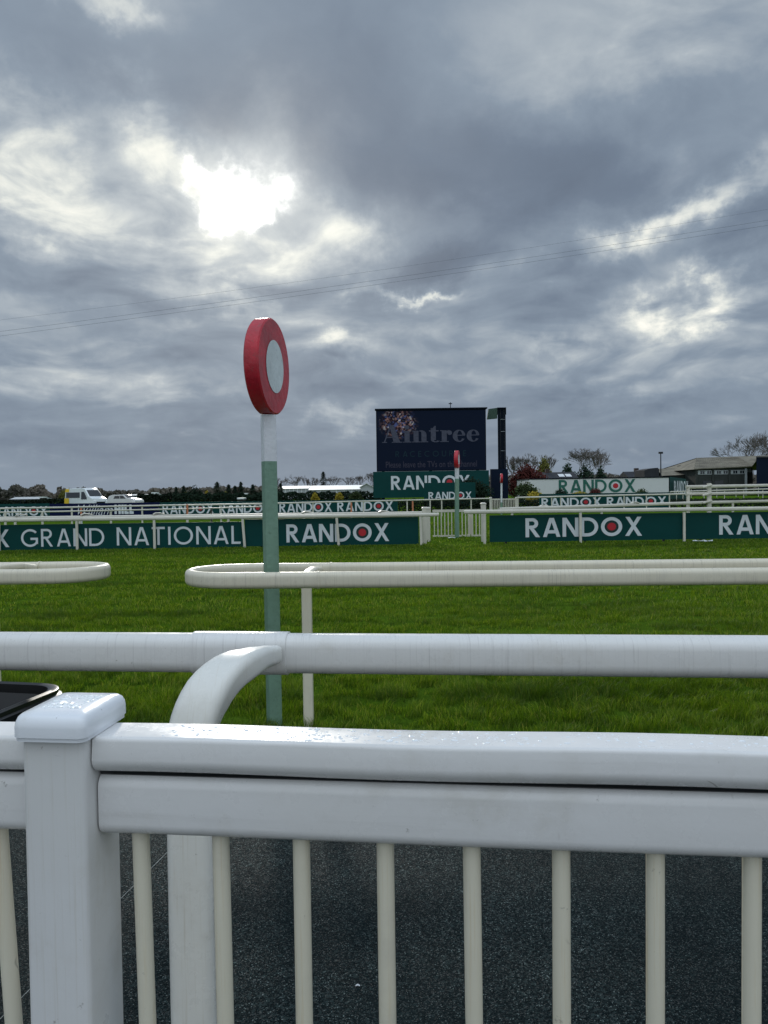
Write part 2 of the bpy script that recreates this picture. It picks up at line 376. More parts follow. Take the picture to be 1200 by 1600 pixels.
# ------------------------------------------------------------------ ground
def ground_mat():
    m = bpy.data.materials.new('turf_ground'); m.use_nodes = True; t = NT(m.node_tree); b = t.n['Principled BSDF']
    o = t.n.new('ShaderNodeTexCoord').outputs['Object']; x, y, z = t.sep(o)
    n1 = t.noise(t.comb(t.mul(x, .5), y, 0.0), 2.2, 8, .65); n2 = t.noise(o, 30, 5, .7); n3 = t.noise(o, .12, 4, .5)
    c = t.ramp(t.add(t.mul(n1, .6), t.mul(n2, .4)), [(.34, (.010, .024, .003)), (.52, (.055, .115, .009)), (.72, (.12, .20, .018))])
    c = t.mix(t.rng(n3, .4, .65, 0, .35), c, (.10, .17, .018))
    t.put(b.inputs['Base Color'], c); b.inputs['Roughness'].default_value = 1; b.inputs['Specular IOR Level'].default_value = .0
    bn = t.n.new('ShaderNodeBump'); bn.inputs['Strength'].default_value = .8; bn.inputs['Distance'].default_value = .05
    t.put(bn.inputs['Height'], t.add(n1, n2)); t.l.new(bn.outputs[0], b.inputs['Normal']); return m
def grid(x0, x1, y0, y1, z, nx=1, ny=1):
    mb = MB()
    for i in range(nx):
        for j in range(ny):
            a, b = x0+(x1-x0)*i/nx, x0+(x1-x0)*(i+1)/nx; c, d = y0+(y1-y0)*j/ny, y0+(y1-y0)*(j+1)/ny
            mb.poly([(a, c, z), (b, c, z), (b, d, z), (a, d, z)])
    return mb
g = grid(-2500, 2500, -60, 4500, 0).build('ground', ground_mat(), loc=(0, 0, 0), smooth=0); g['kind'] = 'structure'
def mat_rubber():
    m = bpy.data.materials.new('rubber_crumb'); m.use_nodes = True; t = NT(m.node_tree); b = t.n['Principled BSDF']
    o = t.n.new('ShaderNodeTexCoord').outputs['Object']; x, y, z = t.sep(o)
    vc = t.voro(o, 290, 'Color'); r_, g_, b_ = t.sep(vc); vd = t.voro(o, 290, 'Distance')
    vb = t.voro(o, 130, 'Color'); r2, g2, b2 = t.sep(vb)
    c = t.mix(t.rng(r_, .2, .95), (.003, .008, .010), (.021, .036, .038))
    c = t.mix(t.rng(r2, .78, .86, 0, .8), c, (.040, .062, .062))
    c = t.mix(t.rng(g_, .972, .98), c, (.22, .28, .27))
    big = t.noise(o, 1.3, 5, .6); c = t.mix(t.rng(big, .40, .66, 0, .65), c, (.006, .012, .014)); dmp = t.noise(t.vadd(o, (4.2, 1.1, 0)), .55, 4, .6); c = t.mix(t.rng(dmp, .5, .7, 0, .5), c, (.022, .036, .036))
    t.put(b.inputs['Base Color'], c)
    t.put(b.inputs['Roughness'], t.rng(b_, 0, 1, .45, .9)); t.put(b.inputs['Specular IOR Level'], t.rng(r_, .75, 1.0, .03, .45))
    bn = t.n.new('ShaderNodeBump'); bn.inputs['Strength'].default_value = 1.0; bn.inputs['Distance'].default_value = .004
    t.put(bn.inputs['Height'], t.add(t.m('SUBTRACT', 1.0, vd), t.mul(r2, .8), r_)); t.l.new(bn.outputs[0], b.inputs['Normal']); return m
MAT_EDGE = 4.15
pth = MB().box((-30, -12, -.02), (30, MAT_EDGE, .018)).build('path', mat_rubber(), loc=(0, 0, 0), smooth=0); pth['kind'] = 'structure'
# joints between the rubber mats: pale grit lines on the path
JOINT = mat('joint_grit', (.30, .33, .32), .8, .4, 40)
jb = MB()
pa, pb = P(205, 1396, 1), P(268, 1329, 1)
def gp(px, py, z=.019):
    d = ray(px, py); k = (z - CH) / d.z; return Vector((0, 0, CH)) + d * k
for (x0, y0, x1, y1) in ((20, 1572, 300, 1293),):
    a, b = gp(x0, y0, .0205), gp(x1, y1, .0205); dr = (b - a).normalized(); sd_ = Vector((-dr.y, dr.x, 0)) * .0010; a -= dr * .8; b += dr * .3
    jb.poly([a - sd_, b - sd_, b + sd_, a + sd_])
j = jb.build('path_joint', JOINT, smooth=0); j['kind'] = 'structure'

# ------------------------------------------------------------------ turf blades
rs = np.random.RandomState(4)
def vnoise(x, y, seed):
    r = np.random.RandomState(seed); T = r.rand(256, 256); xi = np.floor(x).astype(int); yi = np.floor(y).astype(int)
    fx = x - xi; fy = y - yi; fx = fx*fx*(3-2*fx); fy = fy*fy*(3-2*fy); g_ = lambda a, b: T[a % 256, b % 256]
    return (g_(xi, yi)*(1-fx)+g_(xi+1, yi)*fx)*(1-fy) + (g_(xi, yi+1)*(1-fx)+g_(xi+1, yi+1)*fx)*fy
def blades(bands):
    V = []; Fc = []; base = 0
    for (y0, y1, dens, wd, ht) in bands:
        wl = .53 * y1 + 1.2; n = int(dens * (y1 - y0) * 2 * wl)
        x = rs.uniform(-wl, wl, n); y = rs.uniform(y0, y1, n); k = np.abs(x) < .53 * y + 1.2; x = x[k]; y = y[k]; n = len(x)
        cl = .38*vnoise(x*3.6, y*6.5, 1) + .42*vnoise(x*10, y*13, 2) + .2*vnoise(x*.7, y*1.9, 3)
        keep = rs.rand(n) < np.clip((cl - .32) * 5.0, .03, 1); x = x[keep]; y = y[keep]; cl = cl[keep]; n = len(x)
        h = ht * (.22 + 1.35 * np.clip(cl*2.0-.48, 0, 1.15)**1.25) * rs.uniform(.6, 1.25, n)
        a = rs.uniform(0, 2*np.pi, n); ln = rs.uniform(.1, .9, n) * h; la = rs.uniform(0, 2*np.pi, n) * .55 + vnoise(x*3.3, y*4.5, 7) * 9
        wv = wd * rs.uniform(.6, 1.3, n); cx, sy = np.cos(a)*wv/2, np.sin(a)*wv/2; lx, ly = np.cos(la)*ln, np.sin(la)*ln
        z = np.zeros(n)
        q = np.stack([np.stack([x-cx, y-sy, z-.004], 1), np.stack([x+cx, y+sy, z-.004], 1),
                      np.stack([x+cx*.8+lx*.35, y+sy*.8+ly*.35, h*.6], 1), np.stack([x-cx*.8+lx*.35, y-sy*.8+ly*.35, h*.6], 1),
                      np.stack([x+lx, y+ly, h*.92], 1)], 1)
        V.append(q.reshape(-1, 3)); i = base + np.arange(n)*5
        Fc.append((i, n)); base += n*5
    V = np.concatenate(V); N = len(V)//5; i = np.arange(N)*5
    loops = np.stack([i, i+1, i+2, i+3, i+3, i+2, i+4], 1).reshape(-1)
    me = bpy.data.meshes.new('turf_grass'); me.vertices.add(len(V)); me.vertices.foreach_set('co', V.astype(np.float32).reshape(-1))
    me.loops.add(len(loops)); me.loops.foreach_set('vertex_index', loops.astype(np.int32))
    me.polygons.add(N*2); ls = np.stack([np.arange(N)*7, np.arange(N)*7+4], 1).reshape(-1)
    me.polygons.foreach_set('loop_start', ls.astype(np.int32))
    me.update(calc_edges=True); return me
def grass_mat():
    m = bpy.data.materials.new('grass_blades'); m.use_nodes = True; t = NT(m.node_tree); t.n.clear()
    o = t.n.new('ShaderNodeOutputMaterial'); ge = t.n.new('ShaderNodeNewGeometry'); rp = ge.outputs['Random Per Island']
    c = t.ramp(rp, [(0, (.034, .078, .006)), (.45, (.085, .172, .010)), (.84, (.17, .27, .020)), (1, (.34, .33, .10))])
    big = t.noise(t.n.new('ShaderNodeTexCoord').outputs['Object'], .6, 4, .6)
    c = t.mix(t.rng(big, .35, .7, 0, .45), c, (.13, .20, .012))
    oo = t.n.new('ShaderNodeTexCoord').outputs['Object']; xx, yy, zz_ = t.sep(oo)
    band = t.noise(t.comb(t.mul(xx, .25), t.mul(yy, 1.3), 0.0), 1.0, 5, .6); c = t.mix(t.rng(band, .48, .62, 0, .65), c, (.034, .076, .007))
    yel = t.noise(oo, 1.7, 5, .65); c = t.mix(t.rng(yel, .62, .76, 0, .6), c, (.22, .22, .045))
    b = t.n.new('ShaderNodeBsdfPrincipled'); t.put(b.inputs['Base Color'], c); b.inputs['Roughness'].default_value = .55; b.inputs['Specular IOR Level'].default_value = .25
    tr = t.n.new('ShaderNodeBsdfTranslucent'); t.put(tr.inputs[0], t.mix(1.0, c, (1.25, 1.25, .6), 'MULTIPLY'))
    mx = t.n.new('ShaderNodeMixShader'); mx.inputs[0].default_value = .5; t.l.new(b.outputs[0], mx.inputs[1]); t.l.new(tr.outputs[0], mx.inputs[2]); t.l.new(mx.outputs[0], o.inputs[0])
    return m
me = blades([(MAT_EDGE+.01, 7, 6500, .0042, .072), (7, 10.5, 3600, .005, .060), (10.5, 16, 1500, .009, .058), (16, 23.3, 700, .014, .055), (23.3, 40, 130, .03, .05)])
me.materials.append(grass_mat()); go = bpy.data.objects.new('turf_grass', me); col.objects.link(go)
tag(go, 'short green racecourse turf grass between the rails and the far boards', 'grass'); go['kind'] = 'stuff'

# ------------------------------------------------------------------ front picket fence
FU = Vector((math.cos(R(6.5)), -math.sin(R(6.5)), 0)); FN = Vector((FU.y, -FU.x, 0))      # along, towards the camera
FP = P(85, 1200, 1.135); FP.z = 0                                                        # front face of the post, centre
def fpt(s, b, z): return FP + FU * s - FN * b + Vector((0, 0, z))                        # b = metres behind the post's front face
fence = thing('picket_fence', 'white plastic picket fence with beaded round handrail and capped square post in the foreground', 'fence', fpt(0, .05, 0))
def fbox(s0, s1, prof, zc, bc): return MB().sweep([fpt(s0, bc, zc), fpt(s1, bc, zc)], prof)
def xsolve(px, b, z=1.0):       # distance along the fence seen at pixel column px
    lo, hi = -2, 3
    for _ in range(50):
        m_ = (lo + hi) / 2; q = fpt(m_, b, z) - Vector((0, 0, CH)); u = 600 + F * q.dot(cR) / q.dot(fw)
        if u < px: lo = m_
        else: hi = m_
    return lo
PW = .098
po = MB().sweep([fpt(0, .052, -.01), fpt(0, .052, 1.268)], rr(.112, PW, .009, 4), up=tuple(FU)).build('post', POSTM, fence)
# cap: rounded, slightly overhanging, low pyramid
cb = MB(); zc = 1.262
lay = [(.97, 0, .0), (.97, .0, .006), (1.0, .0, .0062), (1.0, 0, .020), (.985, 0, .027), (.94, 0, .034), (.87, 0, .038), (.60, 0, .0405), (.02, 0, .042)]
path = [fpt(0, .056, zc + z_) for s_, _, z_ in lay]
cb.sweep(path, rr(.146, .114, .014, 5), up=tuple(FU), scales=[l[0] for l in lay])
cap = cb.build('cap', plastic('cap_pvc', (.80, .83, .88), (.6, .6, .6), .18, 'x', .1), po, smooth=50)
# handrail: flat top, half-round front
hp = []
hw, hh = .086, .060
for a in np.linspace(-90, 0, 9): hp.append((hw/2 - .026 + .026*math.cos(R(a)), -.004 + .024*math.sin(R(a))))
for a in np.linspace(0, 90, 6): hp.append((hw/2 - .010 + .007*math.cos(R(a)), .0215 + .007*math.sin(R(a))))
hp = hp + [(-x, y) for x, y in hp[::-1]]
s_half = PW/2
ZT = 1.262
def rail_parts(s0, s1):
    a = MB().sweep([fpt(s, .055, ZT - .030 + .0016*math.sin(s*9)) for s in np.linspace(s0, s1, 30)], hp)
    a.build('handrail', WHITE, fence, smooth=25)
    MB().sweep([fpt(s, .060, ZT - .1106 + .001*math.sin(s*5+1)) for s in np.linspace(s0, s1, 30)], rr(.062, .094, .020, 6)).build('mid_rail', WHITE, fence, smooth=40)
rail_parts(s_half + .003, 2.6); rail_parts(-1.6, -s_half - .003)
ends = [(s_half, 2.6), (-1.6, -s_half)]
MB().sweep([fpt(s_half+.004, .062, ZT-.060), fpt(2.6, .062, ZT-.060)], rr(.050, .010, .002, 1)).build('gap_shade_strip', BLACKP, fence, smooth=0)  # black strips added inside the handrail gap, darkening it for shade and grime
MB().sweep([fpt(-1.6, .062, ZT-.060), fpt(-s_half-.004, .062, ZT-.060)], rr(.050, .010, .002, 1)).build('gap_shade_strip', BLACKP, fence, smooth=0)
MB().sweep([fpt(s_half, .06, .16), fpt(2.6, .06, .16)], rr(.05, .08, .015, 4)).build('lower_rail', WHITE, fence)
MB().sweep([fpt(-1.6, .06, .16), fpt(-s_half, .06, .16)], rr(.05, .08, .015, 4)).build('lower_rail', WHITE, fence)
BALU = plastic('baluster_pvc', (.72, .68, .55), (.56, .40, .17), .38, 'z', .45, True)
for px, dl, mtt in ((-118, 0, CREAMP), (-2, .05, CREAMP), (220, .014, POSTM), (345, .006, CREAMP), (471, .0, POSTM), (602, .0, CREAMP), (737, .003, POSTM), (877, -.004, CREAMP), (1024, -.004, CREAMP), (1175, -.004, POSTM), (1333, 0, CREAMP), (1500, 0, POSTM)):
    s_ = xsolve(px, .06, 1.09)
    MB().sweep([fpt(s_, .06, 1.115), fpt(s_ + dl, .06, .15)], [(math.cos(2*math.pi*k/20)*.0130, math.sin(2*math.pi*k/20)*.0130) for k in range(20)], up=(0, 1, 0)).build('baluster', BALU, fence)
# water drops on the handrail and on the cap
WATER = bpy.data.materials.new('water_drops'); WATER.use_nodes = True
wb = WATER.node_tree.nodes['Principled BSDF']; wb.inputs['Base Color'].default_value = (.85, .88, .9, 1); wb.inputs['Roughness'].default_value = .05; wb.inputs['Transmission Weight'].default_value = .0; wb.inputs['Specular IOR Level'].default_value = .8; wb.inputs['IOR'].default_value = 1.33
def drops(n, fn, name, parent, seed, rmin=.0010, rmax=.0032):
    rd = random.Random(seed); mb = MB()
    for _ in range(n):
        c = fn(rd); r = rd.uniform(rmin, rmax) * (1 if rd.random() < .9 else 1.6); e = rd.uniform(.7, 1.5); i = len(mb.v); m_ = 8
        for z_, q in ((-.0002, 1.0), (.22*r, .85), (.38*r, .5)):
            mb.v += [(c.x + math.cos(2*math.pi*k/m_)*r*q*e, c.y + math.sin(2*math.pi*k/m_)*r*q/e, c.z + z_) for k in range(m_)]
        mb.v.append((c.x, c.y, c.z + .44*r))
        for l in range(2):
            for k in range(m_): mb.f.append((i+l*m_+k, i+l*m_+(k+1) % m_, i+(l+1)*m_+(k+1) % m_, i+(l+1)*m_+k))
        for k in range(m_): mb.f.append((i+2*m_+k, i+2*m_+(k+1) % m_, i+3*m_))
    o = mb.build(name, WATER, parent); o['kind'] = 'stuff'; return o
def hr_z(s): return ZT - .030 + .0016*math.sin(s*9) + .0284
hrs = [o for o in bpy.data.objects if o.name.startswith('handrail')]
drops(300, lambda rd: (lambda s: fpt(s, .055 + rd.uniform(-.030, .028), hr_z(s)))(rd.choice((rd.gauss(.42, .16), rd.uniform(.1, 1.2))) % 1.4 + .06), 'water_droplets', hrs[0], 3)
drops(170, lambda rd: fpt(rd.uniform(-.030, .030), .056 + rd.uniform(-.035, .035), zc + .0405), 'water_droplets', cap, 5, .0015, .0045)

# ------------------------------------------------------------------ running rail behind it
def line_pts(p, q, n=24, wav=.0): return [p.lerp(q, k/n) + Vector((0, 0, wav*math.sin(k*1.3))) for k in range(n+1)]
Ya, Yb = 2.30, 2.06
A1 = P(0, 1017, Ya); B1 = P(1200, 1026, Yb); dr = (B1 - A1)
zav = (A1.z + B1.z)/2
rr2 = thing('running_rail', 'thick white running rail on a curved bracket post, directly behind the picket fence', 'rail', (A1.x + dr.x*.3, A1.y + dr.y*.3 - .5, 0), 'white rails along the course')
prof2 = rr(.082, .112, .036, 7)
MB().sweep(line_pts(A1 - dr*.8, B1 + dr*.8), prof2).build('rail', RAILW, rr2, smooth=40)
t0, t1 = .275, .402
MB().sweep([A1.lerp(B1, t0), A1.lerp(B1, t1)], rr(.090, .121, .040, 7)).build('sleeve', RAILW, rr2, smooth=40)
att = P(417, 1023, 2.13); az_ = att.z; bx = P(304, 1450, 1.80).x
pathb = [Vector((att.x+.008, 2.15, az_-.004)), Vector((att.x, 2.10, az_+.002)), Vector((att.x-.012, 2.03, az_+.012)), Vector((att.x-.024, 1.97, az_+.015))]
for k in range(1, 13):
    a = R(7.5*k); pathb.append(Vector((att.x-.024 + (bx-att.x+.024)*math.sin(a), 1.96 - .16*math.sin(a), az_+.015 - .17*(1-math.cos(a)))))
bsc = [.60, .62, .68, .76] + [.80 + .20*min(1, k/6) for k in range(1, 13)] + [.97, .97]
MB().sweep(pathb + [Vector((bx-.002, 1.798, .6)), Vector((bx, 1.795, -.02))], rr(.086, .108, .026, 5), up=(1, 0, 0), scales=bsc).build('bracket_post', plastic('bracket_pvc', (.74, .74, .70), (.5, .45, .34), .3, 'z', .5), rr2, smooth=40)

# ------------------------------------------------------------------ looped running rails on the turf
def loop_rail(xe, ys, yb, sgn, xfar, zc_, label, slope):
    """front and back lengths joined by a half-round end at xe; sgn=+1 the loop extends to +x"""
    r = (yb - ys)/2; pts = []
    ym = (ys + yb)/2
    f = lambda x, y: Vector((x, y + slope*(x - xe), zc_))
    for k in range(10): pts.append(f(xfar + (xe + sgn*r*1.15 - xfar)*k/10, ys))
    for k in range(0, 25):
        a = R(-90 + 180*k/24); pts.append(f(xe + sgn*r*1.15 - sgn*math.cos(a)*r*1.15, ym + math.sin(a)*r))
    for k in range(1, 11): pts.append(f(xe + sgn*r*1.15 + (xfar*1.0 - xe - sgn*r*1.15)*k/10, yb))
    t = thing('running_rail', label, 'rail', (xe + sgn*.9, ym, 0), 'white rails along the course')
    MB().sweep(pts, rr(.070, .108, .034, 6)).build('rail', RAILC, t, smooth=45)
    return t, f, ym, r
XE = P(288, 900, 5.35).x + .045
lr, lf, lym, lrr = loop_rail(XE, 5.05, 5.68, 1, 9.5, P(600, 905, 5.0).z, 'cream running rail with rounded end running right from the winning post', -.045)
px_ = P(482, 900, 5.45).x
MB().box((px_-.034, 5.27, -.02), (px_+.034, 5.335, 1.06), .012).build('post', CREAMP, lr)
MB().sweep([(px_, 5.30, 1.05), (px_+.01, 5.34, 1.065), (px_+.03, 5.50, 1.072), (px_+.06, 5.62, 1.06)], rr(.07, .05, .018, 4)).build('bracket', RAILC, lr)
for s0, yy in ((P(497, 900, 5.05).x, 5.05), (P(517, 880, 5.7).x, 5.68)):
    MB().sweep([lf(s0-.0, yy), lf(s0+.012, yy)], rr(.078, .116, .037, 6)).build('joint_ring', RAILC, lr)
for xx in (4.2, 7.4):
    MB().box((xx-.034, 5.1, -.02), (xx+.034, 5.165, 1.05), .012).build('post', CREAMP, lr)
XE2 = P(169, 898, 5.6).x - .065
ll, lf2, lym2, _ = loop_rail(XE2, 5.40, 5.98, -1, -9.5, P(60, 902, 5.36).z, 'cream running rail with rounded end at the left edge, left of the winning post', -.03)
px_ = P(-9, 900, 5.7).x
MB().box((px_-.034, 5.64, -.02), (px_+.034, 5.705, 1.10), .012).build('post', CREAMP, ll)
MB().sweep([(px_, 5.66, 1.075), (px_+.03, 5.72, 1.10), (px_+.12, 5.85, 1.10), (px_+.18, 5.95, 1.075)], rr(.07, .05, .018, 4)).build('bracket', RAILC, ll)
MB().sweep([lf2(P(52, 880, 5.9).x, 5.98), lf2(P(52, 880, 5.9).x+.012, 5.98)], rr(.078, .116, .037, 6)).build('joint_ring', RAILC, ll)
MB().box((-5.6, 5.64, -.02), (-5.53, 5.705, 1.10), .012).build('post', CREAMP, ll)

# ------------------------------------------------------------------ winning posts
def winning_post(base, top, width, dc, dia, thk, ang, paint_z, label, rot=R(24), grp='red and white winning posts'):
    """base, top: pole axis; dc: disc centre; ang: heading of the disc's face"""
    t = thing('winning_post', label, 'winning post', base, grp)
    base = Vector(base); top = Vector(top); k = (paint_z - base.z)/(top.z - base.z); mid = base.lerp(top, k)
    u = (math.cos(rot), math.sin(rot), 0)
    MB().sweep([base + Vector((0, 0, -.05)), mid], rr(width, width, width*.13, 2), up=u).build('green_pole', POLEG, t, smooth=30)
    MB().sweep([mid, top], rr(width*.985, width*.985, width*.13, 2), up=u).build('white_pole', POLEW, t, smooth=30)
    n = Vector((math.cos(ang), math.sin(ang), 0)); dc = Vector(dc); N = 64
    prof = [(0.001, 0), (dia/2-.010, 0), (dia/2, .010), (dia/2, thk-.010), (dia/2-.010, thk), (.001, thk)]
    side = Vector((-n.y, n.x, 0)); mb = MB()
    for r_, h_ in prof:
        for q in range(N):
            a = 2*math.pi*q/N; mb.v.append(tuple(dc + n*(h_ - thk/2) + side*r_*math.cos(a) + Vector((0, 0, r_*math.sin(a)))))
    for l in range(len(prof)-1):
        for q in range(N): mb.f.append((l*N+q, l*N+(q+1) % N, (l+1)*N+(q+1) % N, (l+1)*N+q))
    d = mb.build('disc', REDP, t, smooth=30, fixn=True)
    for sg in (1, -1): MB().disc(dc + n*sg*(thk/2+.003), n*sg, dia*.275).build('white_circle', DISCW, d, smooth=0)
    return t
YP = 5.36
b_ = P(428.5, 1112, YP); b2 = P(419.5, 655, YP); bb = b_ + (b_ - b2)*((b_.z)/(b2.z - b_.z)); bb.z = 0
dc = P(418, 573.5, YP); dct = P(418, 573.5, YP)
winning_post(bb, P(419, 648.5, YP), .092, dc, .655, .105, R(-11), P(420, 721, YP).z, 'tall winning post with red disc and green pole, nearest to the fence')
Y2 = 27.0
q0 = P(714, 843, Y2); q0.z = 0
winning_post(q0, P(714, 730, Y2), .12, P(714, 718, Y2), .62, .13, R(-13), P(714.3, 748, Y2).z, 'slim winning post with red disc standing in front of the white picket gate')
Y3 = 52
q0 = P(783.5, 800, Y3); q0.z = 0
winning_post(q0, P(783.5, 755, Y3), .10, P(783.5, 747.5, Y3), .64, .15, R(-5), P(783.5, 785, Y3).z, 'smallest and farthest winning post, beside the copper-leaved tree')

# ------------------------------------------------------------------ black bin
bn_ = thing('litter_bin', 'open black plastic bin seen at the left edge behind the fence post', 'bin', (-1.275, 2.16, 0))
def rr3(c, a, b, r, rot, z, n=6):
    return [(c[0] + x*math.cos(rot) - y*math.sin(rot), c[1] + x*math.sin(rot) + y*math.cos(rot), z) for x, y in rr(a, b, r, n)]
cB = (-1.275, 2.16); rotB = R(-12)
def ringmesh(rings):
    mb = MB(); m_ = len(rings[0])
    for r_ in rings: mb.v += r_
    for l in range(len(rings)-1):
        for q in range(m_): mb.f.append((l*m_+q, l*m_+(q+1) % m_, (l+1)*m_+(q+1) % m_, (l+1)*m_+q))
    return mb
zr = 1.055
bo = ringmesh([rr3(cB, .24, .20, .05, rotB, .66), rr3(cB, .52, .43, .08, rotB, zr-.03), rr3(cB, .505, .415, .075, rotB, zr-.03), rr3(cB, .23, .19, .045, rotB, .68)])
bo.f.append(tuple(range(3*28, 4*28))); bo.f.append(tuple(range(0, 28))[::-1]); bo.build('bin_body', BLACKP, bn_)
ringmesh([rr3(cB, .51, .42, .08, rotB, zr-.035), rr3(cB, .565, .475, .09, rotB, zr-.035), rr3(cB, .57, .48, .09, rotB, zr-.02), rr3(cB, .555, .465, .085, rotB, zr-.016), rr3(cB, .555, .465, .085, rotB, zr-.004), rr3(cB, .535, .445, .08, rotB, zr), rr3(cB, .51, .42, .08, rotB, zr-.004), rr3(cB, .505, .415, .08, rotB, zr-.035)]).build('rim', BLACKP, bn_)
MB().tube((cB[0], cB[1], .0), (cB[0], cB[1], .655), .05, 14).build('pedestal', BLACKP, bn_)

# ------------------------------------------------------------------ far running rail, boards and gate
def pxX(px, Y, py=820): return P(px, py, Y).x
def rail_run(name_label, pts, posts, hgt, mat_=FARW, prof=None, rw=.11, rd_=.10, pw=.075, grp='white rails along the course', caps=(), post_lean=None, zlow=None):
    t = thing('running_rail', name_label, 'rail', (pts[len(pts)//2][0], pts[len(pts)//2][1], 0), grp)
    MB().sweep([(x, y, z) for x, y, z in pts], rr(rd_, rw, min(rw, rd_)*.42, 4)).build('rail', mat_, t, smooth=45)
    for i, (x, y, z) in enumerate(posts):
        ln = post_lean[i] if post_lean else 0
        MB().sweep([(x+ln, y, -.05), (x, y, z)], rr(pw, pw*.8, pw*.15, 2), up=(0, 1, 0)).build('post', mat_, t)
    for x, y, z in caps:
        MB().sweep([(x-.06, y-.04, z), (x+.02, y, z+.045), (x+.14, y+.05, z+.04), (x+.26, y+.12, z+.01)], rr(.10, .04, .015, 3)).build('bracket', mat_, t)
    return t
YF = 23.4
fl = [(120, 0), (241, 0), (379, 0), (526, .06), (657, 0), (0, 0)]
zl, zr_ = P(0, 813, YF).z, P(655, 804.5, YF).z
zf = (zl + zr_)/2
rail_run('long cream running rail in front of the GRAND NATIONAL board', [(-30, YF, zl), (-11, YF, zl), (pxX(686, YF), YF, zr_)],
         [(pxX(p, YF), YF, zf-.02) for p in (-130, 0-2, 120, 241, 379, 526, 657)], 1, post_lean=[0, 0, 0, 0, 0.06, .06, .02])
rail_run('long cream running rail in front of the two RANDOX boards right of the gate', [(pxX(725, YF, 800), YF, P(725, 800, YF).z), (pxX(1200, YF), YF, P(1200, 794.5, YF).z), (22, YF, P(1200, 794.5, YF).z)],
         [(pxX(p, YF), YF, P(p, 800, YF).z) for p in (757, 907, 1069, 1236)], 1, rw=.12)
# inner rail behind it
YI = 25.4
zi = P(100, 807.5, YI).z
rail_run('inner running rail just behind the GRAND NATIONAL board rail', [(-30, YI, zi), (pxX(664, YI), YI, P(664, 801.5, YI).z)],
         [(pxX(p, YI), YI, zi-.02) for p in (-80, 24, 125, 293, 357, 475, 595)], 1, caps=[(pxX(p, YI), YI, P(p, 807 - p*.0095, YI).z+.02) for p in (28, 130, 243, 475, 595)])
pz = [(780, 796, 24.8), (900, 792, 26.6), (1000, 788.5, 28.4), (1108, 785, 30.6), (1200, 783, 33), (1330, 780, 37)]
rail_run('cream running rail climbing behind the right RANDOX boards, lowest rail of the three-rail post', [tuple(P(a, b, c)) for a, b, c in pz],
         [tuple(P(a, b, c)) for a, b, c in ((800, 795.5, 25), (940, 790, 27.3), (1076, 786, 30.2), (1145, 784, 31.5))], 1, rw=.12,
         caps=[tuple(P(a, b, c)) for a, b, c in ((845, 792, 25.9), (988, 786.5, 28.2))])
# three rail post
t3 = thing('rail_post', 'tall white post carrying three stepped rails at right, above the last RANDOX board', 'rail', tuple(P(1108, 800, 30.4).xy) + (0,))
p3 = P(1108, 757, 30.4)
MB().box((p3.x-.075, p3.y-.06, -.05), (p3.x+.075, p3.y+.06, p3.z+.05), .02).build('post', FARW, t3)
for y_ in (757.5, 770, 782):
    a = P(1098, y_+4, 30.3); b = P(1112, y_, 30.3); MB().sweep([a, b], rr(.12, .07, .02, 2)).build('bracket', FARW, t3)
for y0_, y1_ in ((760, 758.3), (771.2, 769.8)):
    MB().sweep([P(1072, y0_+.6, 30.5), P(1200, y1_, 32), P(1330, y1_-1.5, 34)], rr(.10, .12, .04, 3)).build('rail', FARW, t3)
for px in (1072,):
    a = P(px+3, 759, 30.55); MB().box((a.x-.05, a.y-.05, -.05), (a.x+.05, a.y+.05, a.z-.04)).build('post', FARW, t3)
# boards
def board(label, x0, x1, Y, z0, z1, m=GREEN_B, thick=.03, texts=(), grp=None, frame=None):
    t = thing('advertising_board', label, 'advertising board', ((x0+x1)/2, Y, 0), grp)
    mb = MB().box((x0, Y, z0), (x1, Y+thick, z1)); mb.build('panel', m, t, smooth=0)
    for kx in np.arange(x0+.5, x1, 2.4 if Y < 40 else 4): MB().box((kx-.03, Y+thick+.002, 0), (kx+.03, Y+thick+.06, z1-.06)).build('batten', TYRE, t, smooth=0)
    for tx in texts:
        s_, a0, a1, b0, b1 = tx[:5]; kw = tx[5] if len(tx) > 5 else {}
        put_text(t, s_, P(a0, b1, Y), P(a1, b0, Y), **kw)
    return t
BG = 'green advertising boards'
YB = YF + .09
def zt(px, py): return P(px, py, YB).z
t = board('dark green board reading GRAND NATIONAL in thin white capitals', pxX(-175, YB), pxX(380.5, YB), YB, .02, zt(200, 817.5), grp=BG)
def btext(t, s_, a0, a1, top, bot, Y, **kw):
    a = P(a0, (top[0]+bot[0])/2, Y); b = P(a1, (top[-1]+bot[-1])/2, Y); m_ = (a0+a1)/2
    zt_ = P(m_, sum(top)/len(top), Y).z; zb_ = P(m_, sum(bot)/len(bot), Y).z
    return put_text(t, s_, (a.x, Y, zb_), (b.x, Y, zt_), **kw)
btext(t, 'GRAND', 33, 163, (827, 825), (854.5, 853), YB, wd=.125, gap=.15, dots=False)
btext(t, 'NATIONAL', 182.5, 376, (824, 821.5), (852.5, 849.5), YB, wd=.125, gap=.17, dots=False)
btext(t, 'RANDOX', -160, 15, (829.5, 827.5), (857, 855), YB, wd=.15)
t = board('dark green RANDOX board with red dot, left of the gate', pxX(382.5, YB), pxX(654, YB), YB, .03, zt(520, 809.5), grp=BG)
btext(t, 'RANDOX', 447.5, 608, (820, 816.5), (847.5, 845.5), YB)
t = board('dark green RANDOX board with red dot, right of the gate', pxX(765, YB), pxX(1067, YB), YB, .06, zt(900, 803.5), grp=BG)
btext(t, 'RANDOX', 821, 1003, (809.5, 807.5), (839, 837.5), YB)
t = board('dark green RANDOX board cut off by the right edge of the photo', pxX(1070, YB), pxX(1420, YB), YB, .06, zt(1130, 800.5), grp=BG)
